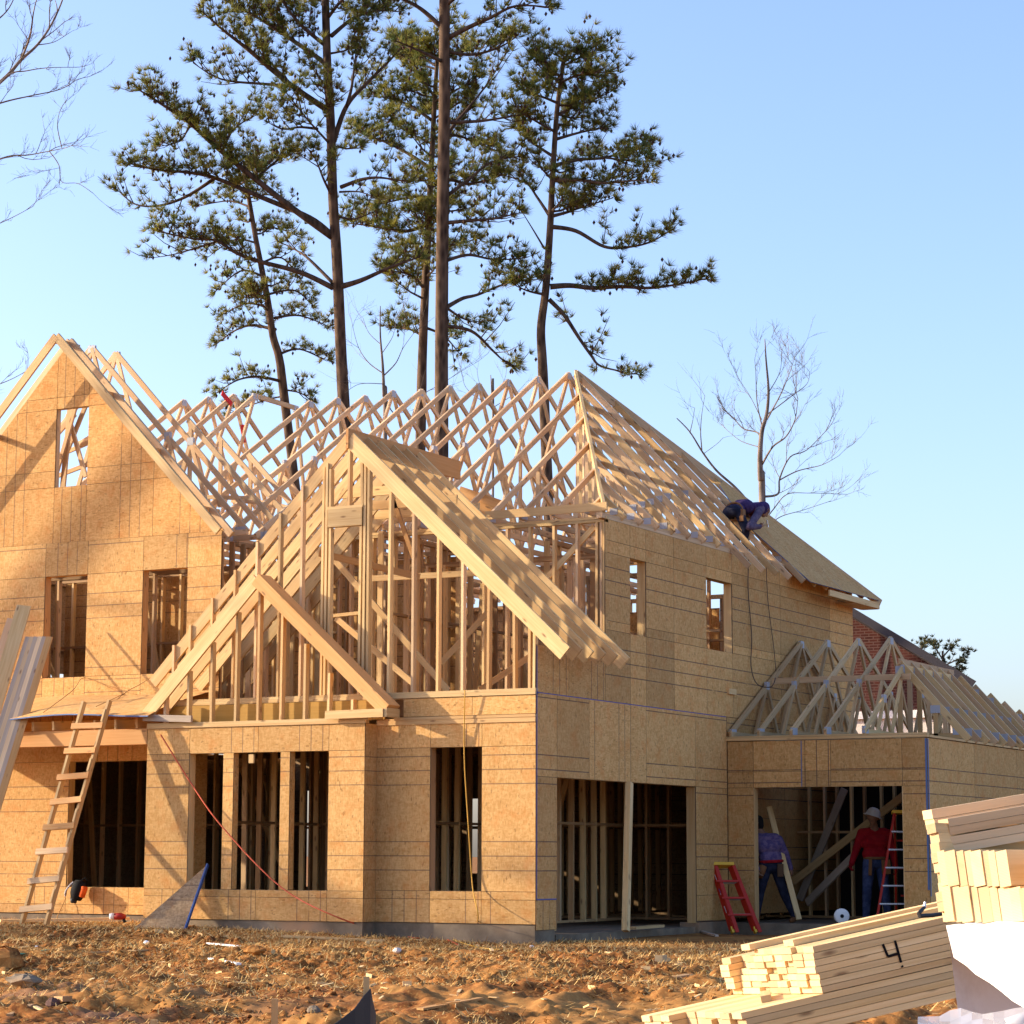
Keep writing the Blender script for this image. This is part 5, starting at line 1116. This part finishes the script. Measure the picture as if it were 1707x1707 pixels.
def leafy(cr_, mbt, path, f0, r0, dens=1.0, tl=(.6, 1.35), tr=(.19, .28), nup=.35, flat=.75):
    """side twigs with needle tufts on the outer part of a limb"""
    Q = spline(path, 6); cum = [0]
    for i in range(1, len(Q)): cum.append(cum[-1]+(Q[i]-Q[i-1]).length)
    T = cum[-1]; s = f0*T; side = 1
    while s < T:
        i = max(k for k in range(len(Q)) if cum[k] <= s); i = min(i, len(Q)-2); t = (s-cum[i])/max(cum[i+1]-cum[i], 1e-6); p = Q[i].lerp(Q[i+1], t); d = (Q[i+1]-Q[i]).normalized()
        sd = d.cross(UP); sd = sd.normalized() if sd.length > .1 else RIGHT; side = -side
        k = 1.0-.45*((s-f0*T)/max(T-f0*T, .01)); L = random.uniform(*tl)*k
        td = (d*random.uniform(.25, .8)+sd*side*random.uniform(.2, 1.0)*flat+UP*(nup+random.uniform(-.45, .6))+V((random.uniform(-.4, .4), random.uniform(-.4, .4), 0))).normalized(); e = p+td*L+UP*.08*L; m = p+td*L*.5-UP*.03
        mbt.tube([p, m, e], [.016, .011, .006], 4, cap=False); nt_ = max(3, int(L/.13*dens))
        for q in range(nt_):
            f = (q+.7)/nt_; b = p.lerp(e, f)+V((random.uniform(-1, 1), random.uniform(-1, 1), random.uniform(-.6, 1)))*.14; cr_.tuft(b, (td*.8+UP*.55+V((random.uniform(-.6, .6), random.uniform(-.6, .6), random.uniform(-.3, .4)))).normalized(), random.uniform(*tr))
        s += random.uniform(.10, .19)/dens
    for q in range(3): cr_.tuft(Q[-1]+V((random.uniform(-.1, .1), random.uniform(-.1, .1), random.uniform(-.05, .1))), (d+UP*.5).normalized(), tr[1])
def pine(label, D, trunk, rad, limbs, extra=0, f0=.35, mat='needle', bk='pinebark', tr=(.19, .28), dens=1.06, extra_rng=(0, 1, .6, 1.6), tl=(.6, 1.35)):
    T = [at(x, y, D=D) for x, y in trunk]; base = T[0]+(T[0]-T[1])*((T[0].z+.6)/max((T[1]-T[0]).z, .1)); root = thing('pine_tree', label, 'tree', V((base.x, base.y, -.5)), 'tall pines behind the house')
    Q = spline([V((base.x, base.y, -.6)), base.lerp(T[0], .5)]+T, 6); n = len(Q); mb = MB(); mb.tube(Q, [rad[0]+(rad[1]-rad[0])*(k/(n-1)) for k in range(n)], 12); build('trunk', mb, M[bk], root, smooth=True)
    cr_ = Crown(); tw = MB()
    for L in limbs:
        pts, r_ = L[0], L[1]; o = L[2] if len(L) > 2 else {}
        dz = random.uniform(-1.6, 1.6); n = len(pts); P = [at(x, y, D=D+dz*(k/(n-1))**1.0) for k, (x, y) in enumerate(pts)]; Qs = spline(P, 6); m = len(Qs); mb = MB()
        mb.tube(Qs, [r_*(1-.8*k/(m-1)) for k in range(m)], 7); build('limb', mb, M['limbbark'], root, smooth=True)
        if not o.get('bare'): leafy(cr_, tw, P, o.get('f0', f0), r_, dens*o.get('dens', 1), tl=o.get('tl', tl), tr=tr)
    up_n = [k for k in range(len(Q)) if extra_rng[0] <= k/(len(Q)-1) <= extra_rng[1]]
    for k in range(extra):
        q = Q[random.choice(up_n)]; a = random.uniform(0, 2*math.pi); L = random.uniform(extra_rng[2], extra_rng[3]); d = RIGHT*math.cos(a)*.8+AWAY*math.sin(a)+UP*random.uniform(.0, .55); e = q+d*L
        mid = q+d*L*.5-UP*.05; tw.tube([q, mid, e], [.035, .025, .012], 5, cap=False); leafy(cr_, tw, [q, mid, e], .35, .03, dens, tl=tl, tr=tr)
    cr_.make('crown', M[mat], root, tw=tw); return root
pine('tall pine with a thick trunk and long bare limbs reaching left, leftmost tall one', 60,
     [(574, 690), (569, 600), (562, 440), (555, 330), (551, 200), (545, 90), (541, -60), (538, -160)], (.175, .085),
     [([(554, 395), (478, 340), (369, 252), (316, 205), (267, 172), (232, 150)], .095, {'f0': .38, 'dens': 1.25}), ([(554, 393), (516, 363), (434, 328), (357, 296), (310, 287), (262, 283), (214, 272)], .085, {'f0': .4, 'dens': 1.15}),
      ([(357, 298), (310, 328), (264, 343), (225, 340), (195, 316)], .05, {'f0': .25, 'dens': .6}), ([(556, 480), (501, 454), (434, 436), (395, 422), (360, 401), (322, 398), (262, 385)], .075, {'f0': .45}),
      ([(360, 403), (322, 415), (285, 425), (252, 430)], .03, {'f0': .1, 'dens': .6}), ([(555, 472), (516, 433), (495, 418), (470, 405)], .05, {'f0': .5, 'dens': .5}),
      ([(551, 187), (480, 138), (413, 82), (372, 50), (338, 20)], .085, {'f0': .3, 'dens': 1.1}), ([(486, 143), (440, 140), (369, 132), (322, 105)], .05, {'f0': .3, 'dens': .9}), ([(546, 110), (527, 94), (470, 55), (434, 32), (390, 8), (345, -15)], .075, {'f0': .25, 'dens': 1.2}),
      ([(530, 215), (500, 212), (470, 215), (440, 200)], .04, {'f0': .25, 'dens': .8}), ([(480, 135), (440, 90), (420, 40)], .04, {'dens': .9}),
      ([(560, 480), (600, 468), (650, 446), (700, 428)], .085, {'f0': .45, 'dens': .8}), ([(556, 236), (578, 176), (615, 135), (650, 100), (676, 72)], .075, {'f0': .45, 'dens': .6}), ([(578, 176), (586, 146), (592, 100), (597, 55)], .05, {'dens': .9}),
      ([(568, 312), (600, 300), (627, 296), (655, 299), (684, 304)], .055, {'f0': .5, 'dens': .7}), ([(566, 320), (600, 320), (630, 332)], .03, {'f0': .4, 'dens': .6}),
      ([(552, 60), (590, 30), (630, 18), (668, 20)], .06, {'f0': .2, 'dens': 1.2}), ([(548, 80), (500, 40), (470, 0), (450, -30)], .06, {'f0': .2, 'dens': 1.2}), ([(546, 30), (580, -10), (620, -30)], .05, {'f0': .1, 'dens': 1.2}),
      ([(555, 330), (540, 300), (528, 270), (516, 250)], .04, {'f0': .3, 'dens': .8}), ([(560, 360), (590, 365), (625, 352)], .04, {'f0': .2, 'dens': .9}), ([(369, 255), (390, 215), (430, 190)], .04, {'f0': .15, 'dens': 1.2}), ([(316, 208), (300, 235), (262, 245)], .03, {'f0': .1, 'dens': .9}), ([(430, 295), (470, 262), (500, 256)], .04, {'f0': .1, 'dens': 1.1})], 10, extra_rng=(.6, 1, .8, 2.0))
pine('slender leaning young pine with fine yellowish foliage, left of the thick trunked pine', 66,
     [(476, 680), (466, 600), (455, 560), (446, 500), (437, 452), (425, 390), (413, 320), (405, 275)], (.15, .05),
     [([(470, 636), (430, 628), (395, 634), (362, 655)], .05), ([(466, 590), (500, 582), (545, 602)], .045), ([(452, 548), (420, 542), (390, 552), (358, 576)], .05), ([(458, 530), (500, 526), (550, 545)], .045), ([(445, 512), (410, 506), (368, 526)], .04), ([(442, 492), (490, 484), (520, 508)], .04),
      ([(437, 460), (400, 452), (355, 490)], .04), ([(433, 440), (470, 430), (505, 470)], .04), ([(428, 405), (390, 400), (345, 430)], .035), ([(424, 385), (460, 380), (500, 395)], .035), ([(417, 345), (380, 335), (325, 345)], .035), ([(415, 330), (450, 325), (480, 345)], .03), ([(474, 660), (440, 668), (380, 690)], .03), ([(476, 650), (500, 655), (520, 668)], .03)],
     14, f0=.15, mat='needle2', tr=(.17, .25), dens=1.15, extra_rng=(.5, 1, .5, 1.3), tl=(.35, .8))
pine('pine behind the straight reddish trunk, crown between two taller pines', 63,
     [(702, 690), (704, 600), (709, 480), (714, 380), (718, 300), (724, 180), (729, 95)], (.17, .05),
     [([(716, 280), (690, 262), (664, 247), (630, 232), (596, 220)], .06, {'dens': 1.2}), ([(706, 480), (690, 462), (668, 454), (640, 452)], .05), ([(713, 373), (680, 385), (645, 381), (615, 376), (580, 372)], .06, {'f0': .2, 'dens': 1.3}), ([(719, 200), (690, 180), (664, 168), (618, 158)], .05, {'dens': 1.2}),
      ([(720, 310), (750, 300), (778, 306), (815, 300), (850, 286)], .06, {'f0': .2, 'dens': 1.2}), ([(718, 330), (690, 328), (655, 335), (628, 342)], .05, {'f0': .2}), ([(722, 232), (760, 226), (800, 240), (830, 252)], .05, {'f0': .2, 'dens': 1.2}), ([(702, 558), (680, 548), (655, 546)], .04, {'f0': .1}), ([(706, 545), (740, 560), (768, 592)], .045, {'f0': .3}),
      ([(724, 160), (700, 130), (668, 96)], .045, {'f0': .15, 'dens': 1.2}), ([(724, 170), (760, 150), (800, 130)], .045, {'f0': .15, 'dens': 1.2}), ([(727, 110), (700, 92), (680, 70)], .04, {'f0': .1}), ([(727, 110), (760, 90), (790, 80)], .04, {'f0': .1}), ([(716, 350), (750, 352), (790, 345)], .045, {'f0': .2}), ([(712, 410), (680, 420), (640, 410)], .04, {'f0': .2})], 26, extra_rng=(.45, 1, .6, 1.8), dens=1.05)
pine('tallest pine, straight reddish trunk running out of the top of the picture', 57,
     [(736, 700), (736, 600), (737, 450), (739, 300), (741, 150), (741, 20), (742, -120), (742, -220)], (.185, .12),
     [([(743, 232), (757, 208), (778, 183), (812, 140), (846, 86)], .055, {'f0': .55, 'dens': .5}), ([(742, 66), (780, 46), (816, 30), (860, 10), (918, 12)], .07, {'f0': .3, 'dens': .9}), ([(741, 50), (702, 15), (665, -4), (620, -20)], .07, {'f0': .4, 'dens': .8}), ([(742, 204), (797, 202), (840, 196), (878, 188)], .05, {'f0': .4, 'dens': .8}),
      ([(742, 85), (786, 91), (830, 80), (860, 62)], .05, {'f0': .35, 'dens': 1.1}), ([(740, 104), (700, 85), (655, 66)], .05, {'f0': .5, 'dens': .5}), ([(740, 515), (770, 498), (797, 491), (847, 472), (895, 466)], .06, {'f0': .4, 'dens': .9}), ([(740, 543), (786, 552), (820, 583), (838, 600), (858, 614)], .05, {'f0': .45, 'dens': .8}),
      ([(740, 372), (780, 368), (825, 364), (870, 354)], .055, {'f0': .25, 'dens': .9}), ([(740, 436), (780, 425), (820, 432), (868, 432)], .05, {'f0': .25, 'dens': 1.0}), ([(740, 510), (770, 530), (800, 540)], .04, {'f0': .3, 'dens': .8}), ([(740, 330), (780, 300), (820, 270), (870, 260)], .05, {'f0': .35, 'dens': .9}), ([(742, 10), (780, -20), (830, -40)], .06, {'f0': .2}), ([(741, 0), (700, -30), (660, -40)], .06, {'f0': .2})], 0)
pine('pine with a bowed trunk standing apart on the right, long low limb on its right', 58,
     [(907, 670), (904, 600), (902, 545), (910, 480), (917, 380), (921, 300), (928, 190), (937, 120), (942, 94)], (.15, .04),
     [([(917, 478), (950, 476), (988, 480), (1035, 478), (1083, 480), (1130, 474), (1180, 464)], .075, {'f0': .15, 'dens': 1.3, 'tl': (.4, .8)}), ([(918, 378), (960, 385), (1007, 411), (1045, 412), (1083, 404), (1115, 386)], .06, {'f0': .45, 'dens': .9}), ([(915, 499), (940, 525), (965, 563), (985, 592), (999, 609), (1030, 618), (1062, 624)], .06, {'f0': .25, 'dens': .65}),
      ([(922, 360), (945, 354), (969, 346), (1022, 330)], .05, {'f0': .2, 'dens': 1.1}), ([(922, 301), (965, 300), (1007, 305), (1045, 302), (1083, 300)], .055, {'f0': .25, 'dens': 1.0}), ([(924, 276), (965, 266), (1007, 263), (1050, 250), (1078, 240)], .055, {'f0': .3, 'dens': 1.0}), ([(1010, 263), (1050, 268), (1082, 268)], .03, {'f0': .1}),
      ([(915, 358), (895, 328), (877, 305), (832, 290)], .045, {'f0': .35}), ([(908, 415), (890, 385), (866, 346)], .03, {'bare': True}), ([(907, 465), (898, 448), (888, 427)], .025, {'bare': True}), ([(908, 491), (880, 485), (855, 474)], .04, {'f0': .3}), ([(924, 262), (885, 236), (860, 214)], .045, {'f0': .25, 'dens': 1.1}),
      ([(929, 192), (960, 176), (988, 167), (1024, 150)], .045, {'f0': .25, 'dens': 1.1}), ([(930, 172), (900, 160), (872, 152)], .04, {'f0': .2, 'dens': 1.1}), ([(934, 138), (965, 125), (1010, 120)], .04, {'f0': .2, 'dens': 1.2}), ([(934, 128), (905, 105), (888, 88)], .04, {'f0': .15}), ([(940, 104), (958, 92), (970, 84)], .03, {'f0': .1, 'tl': (.3, .6)}), ([(941, 104), (930, 92), (922, 84)], .03, {'f0': .1, 'tl': (.3, .6)}), ([(938, 110), (975, 92), (1000, 84)], .03, {'f0': .1}), ([(927, 232), (970, 220), (1014, 212)], .045, {'f0': .2, 'dens': 1.1}), ([(926, 220), (890, 200), (865, 185)], .04, {'f0': .2})], 14, extra_rng=(.62, .9, .4, 1.0))
# trees past the garage on the right
for (lab, trk, lb_) in (('bushy evergreen top half hidden by the brick house roof', [(1520, 1180), (1518, 1120), (1515, 1078)], [([(1519, 1110), (1500, 1095), (1490, 1085)], .04), ([(1518, 1105), (1535, 1085), (1540, 1075)], .04), ([(1518, 1120), (1538, 1112), (1542, 1105)], .04), ([(1517, 1095), (1510, 1080)], .03), ([(1518, 1125), (1530, 1128), (1540, 1130)], .03), ([(1518, 1130), (1500, 1120), (1490, 1112)], .04)]),
                    ('small sparse evergreen treetop above the garage rafters at the right', [(1574, 1180), (1573, 1130), (1571, 1085)], [([(1573, 1112), (1555, 1105), (1550, 1103)], .03), ([(1572, 1100), (1560, 1082), (1555, 1075)], .03), ([(1572, 1095), (1585, 1080)], .03), ([(1573, 1110), (1595, 1100), (1614, 1092)], .03), ([(1573, 1116), (1590, 1112), (1605, 1108)], .03), ([(1573, 1125), (1592, 1128), (1606, 1130)], .03)])):
    T = [at(x, y, D=78) for x, y in trk]; root = thing('evergreen_tree', lab, 'tree', V((T[0].x, T[0].y, -.5))); mb = MB(); Q = spline([V((T[0].x, T[0].y, -.6))]+T, 5); mb.tube(Q, [.12-.09*k/(len(Q)-1) for k in range(len(Q))], 8); build('trunk', mb, M['limbbark'], root)
    cr_ = Crown(); tw = MB()
    for pts, r_ in lb_:
        P = [at(x, y, D=78+random.uniform(-.6, .6)) for x, y in pts]; tw.tube(P, [r_, r_*.7, r_*.4][:len(P)], 5); leafy(cr_, tw, P, .2, r_, 1.0, tl=(.25, .5), tr=(.13, .2))
    cr_.make('crown', M['leafgreen'], root, 16, .03, False, tw)
# bare trees
def twigs(mb, p, d, L, r, lev, up_=.25, spread_=.8):
    n = 4; Q = [p]; dd = d.normalized()
    for k in range(n):
        dd = (dd+V((random.uniform(-1, 1), random.uniform(-1, 1), random.uniform(-1, 1)))*.2+UP*up_*.12).normalized(); Q.append(Q[-1]+dd*L/n)
    mb.tube(Q, [r*(1-.62*k/n) for k in range(n+1)], 5 if r > .02 else 3, cap=False)
    if lev > 0:
        for k in range(random.choice((3, 4, 4, 5))):
            i = random.randint(1, n); t = Q[i]; nd = (dd+V((random.uniform(-1, 1), random.uniform(-1, 1), random.uniform(-.7, 1)))*spread_+UP*up_*.5).normalized()
            twigs(mb, t, nd, L*random.uniform(.42, .68), max(r*.5, .0036), lev-1, up_, spread_)
def bare(label, D, trunk, r0, r1, limbs, bk='greybark', tw_L=.9, lev=2, step=.5, base=True, group=None):
    T = [at(x, y, D=D) for x, y in trunk]; root = thing('bare_tree', label, 'tree', V((T[0].x, T[0].y, -.5)), group); mb = MB(); Q = spline(([V((T[0].x, T[0].y, -.6))] if base else [])+T, 6); mb.tube(Q, [r0+(r1-r0)*k/(len(Q)-1) for k in range(len(Q))], 9); build('trunk', mb, M[bk], root, smooth=True)
    tw = MB()
    for L in limbs:
        pts, r_ = L[0], L[1]; dz = random.uniform(-1.5, 1.5); n = len(pts); P = [at(x, y, D=D+dz*k/(n-1)) for k, (x, y) in enumerate(pts)]; Qs = spline(P, 6); m = len(Qs); tw.tube(Qs, [max(r_*.62*(1-.8*k/(m-1)), .006) for k in range(m)], 6, cap=False); acc = 0
        for k in range(2, m):
            acc += (Qs[k]-Qs[k-1]).length
            if acc > step*random.uniform(.6, 1.4) or k == m-1:
                acc = 0; d = (Qs[k]-Qs[k-1]).normalized(); twigs(tw, Qs[k], (d+V((random.uniform(-.8, .8), random.uniform(-.8, .8), random.uniform(-.4, .9)))).normalized(), tw_L*random.uniform(.6, 1.2), max(r_*.22, .005), lev)
    build('crown', tw, M[bk], root); return root
bare('bare tree behind the right roof, slim pale trunk and upright twigs', 60, [(1271, 850), (1268, 800), (1267, 760), (1270, 720), (1278, 690), (1281, 650), (1277, 600), (1275, 565)], .10, .010,
     [([(1267, 762), (1266, 740), (1264, 722), (1240, 715), (1225, 700), (1205, 682)], .05), ([(1270, 775), (1288, 745), (1310, 728), (1325, 700), (1330, 665)], .05), ([(1273, 828), (1297, 823), (1300, 797), (1317, 762), (1345, 750), (1380, 715)], .05), ([(1300, 800), (1330, 785), (1370, 775), (1398, 760)], .03), ([(1272, 872), (1290, 848), (1312, 824), (1350, 822), (1412, 824)], .03), ([(1272, 885), (1300, 862), (1340, 850), (1385, 835)], .025),
      ([(1272, 718), (1262, 670), (1260, 620), (1258, 600)], .03), ([(1278, 700), (1300, 660), (1315, 625), (1325, 595)], .035), ([(1281, 655), (1300, 620), (1303, 585)], .02), ([(1265, 745), (1235, 735), (1210, 715), (1200, 705)], .02), ([(1270, 700), (1250, 660), (1230, 630)], .02), ([(1280, 690), (1320, 660), (1345, 640), (1350, 620)], .025)], lev=2, tw_L=.72, step=.42)
bare('bare sapling whose crooked fork shows left of the crouching person on the roof', 64, [(1275, 900), (1255, 850), (1228, 815), (1195, 785), (1172, 755), (1150, 720), (1128, 697)], .055, .012, [([(1170, 750), (1168, 720), (1170, 690), (1175, 660)], .03), ([(1150, 722), (1155, 700), (1158, 680)], .02), ([(1172, 757), (1195, 740), (1205, 730)], .015)], lev=1, tw_L=.7, step=.8)
bare('thin bare tree between the thick trunked pine and the straight reddish pine', 61, [(642, 720), (640, 660), (638, 610), (634, 560), (634, 510)], .07, .01,
     [([(638, 622), (615, 605), (598, 580), (588, 545)], .03), ([(640, 626), (660, 605), (672, 580), (690, 555)], .03), ([(642, 660), (660, 690), (700, 660), (735, 640), (780, 612)], .03), ([(636, 590), (655, 560), (660, 530)], .02), ([(636, 575), (615, 555), (605, 530)], .02), ([(640, 640), (600, 640), (575, 655)], .02)], lev=1, tw_L=1.0, step=.6)
bare('faint bare treetop just above the trusses left of the bowed pine', 70, [(822, 700), (820, 660), (818, 625)], .05, .01, [([(820, 670), (800, 640), (795, 615)], .02), ([(820, 660), (840, 635), (845, 610)], .02), ([(821, 680), (780, 650), (770, 625)], .02), ([(821, 680), (860, 655), (875, 640)], .02)], lev=1, tw_L=.9, step=.6)
bare('bare tree at the left edge, only its outer branches reaching into the picture', 46, [(-330, 900), (-325, 650), (-300, 420), (-270, 250), (-260, 60), (-265, -150)], .24, .10,
     [([(-300, 400), (-120, 235), (0, 137), (35, 100), (62, 75), (85, 42), (104, 0), (110, -30)], .075), ([(35, 100), (50, 60), (56, 20), (66, -20)], .04), ([(-120, 235), (-40, 190), (10, 128), (45, 118), (80, 113), (125, 112)], .035), ([(-280, 330), (-100, 205), (0, 172), (50, 160), (100, 149), (128, 133)], .04), ([(-310, 460), (-120, 320), (0, 265), (50, 258), (107, 247)], .045), ([(82, 252), (98, 275), (103, 303), (130, 306), (155, 322)], .018), ([(103, 246), (96, 212), (100, 185), (112, 165)], .018), ([(-310, 520), (-120, 420), (0, 372), (55, 344)], .03), ([(-320, 780), (-120, 680), (0, 640), (45, 618)], .03), ([(-280, 300), (-120, 130), (-40, 60), (10, 20), (30, -20)], .05), ([(62, 75), (90, 70), (115, 55)], .02)], lev=2, tw_L=.55, step=.45, bk='greybark')

# trees standing out of the picture to the left, towards the sun; the photograph shows their shadows on the walls
def sunpt(t, m, z): return V((t*.9417-m*.3364, t*.3364+m*.9417, z))
root = thing('pine_tree', 'pine out of sight on the left that throws its trunk shadow across the gable', 'tree', sunpt(-41.6, 41.5, -.5)); mb = MB(); mb.tube([sunpt(-41.6, 41.4, -.6), sunpt(-41.6, 39.2, 9), sunpt(-41.6, 37.95, 14.5), sunpt(-41.6, 37.3, 17.0), sunpt(-41.6, 36.9, 18.6)], [.30, .26, .21, .19, .15], 10); build('trunk', mb, M['pinebark'], root, smooth=True)
mb = MB(); mb.tube([sunpt(-41.6, 37.95, 14.5), sunpt(-41.6, 36.2, 15.3), sunpt(-41.4, 34.5, 15.4)], [.07, .05, .03], 6); build('limb', mb, M['limbbark'], root)
cr_ = Crown(); tw = MB()
for m0, m1, z0, z1, n in ((33.9, 36.7, 16.5, 18.5, 46), (37.6, 43.0, 18.9, 22.0, 150), (34.5, 37.4, 19.0, 21.0, 30)):
    for k in range(n):
        p = sunpt(-41.6+random.uniform(-1.5, 1.5), random.uniform(m0, m1), random.uniform(z0, z1)); cr_.tuft(p, V((random.uniform(-1, 1), random.uniform(-1, 1), .6)), random.uniform(.24, .36))
    tw.tube([sunpt(-41.6, 37.0, z0-.3), sunpt(-41.6, (m0+m1)/2, (z0+z1)/2), sunpt(-41.6, m0 if m0 < 37 else m1, (z0+z1)/2+.2)], [.06, .04, .02], 6)
tw.tube([sunpt(-41.6, 36.9, 18.6), sunpt(-41.6, 36.7, 22.0)], [.15, .04], 8)
cr_.make('crown', M['needle'], root, 16, .04, False, tw)
for lab_, m0, top, wid in (('bushy evergreen out of sight on the left that shades the bay', 33.75, 11.4, 1.25), ('second evergreen out of sight on the left, shading the front window wall', 32.3, 13.0, 1.7)):
    cr_ = Crown(); tw = MB(); root = thing('evergreen_tree', lab_, 'tree', sunpt(-38, m0, -.5)); mb = MB(); mb.tube([sunpt(-38, m0, -.6), sunpt(-38, m0, top-.6)], [.2, .04], 8); build('trunk', mb, M['pinebark'], root)
    for k in range(95):
        z = random.uniform(3.0, top-.6); a = random.uniform(0, 6.28); L = random.uniform(.5, 1.0)*min(wid, (top+.6-z)*.8); p = sunpt(-38, m0, z); e = p+V((math.cos(a), math.sin(a), .1))*L
        tw.tube([p, e], [.03, .01], 4, cap=False)
        for q in range(int(L*15)): cr_.tuft(p.lerp(e, random.uniform(.2, 1))+V((random.uniform(-.3, .3), random.uniform(-.3, .3), random.uniform(-.2, .25))), UP*.4+(e-p).normalized(), random.uniform(.2, .32))
    cr_.make('crown', M['leafgreen'], root, 12, .035, False, tw)
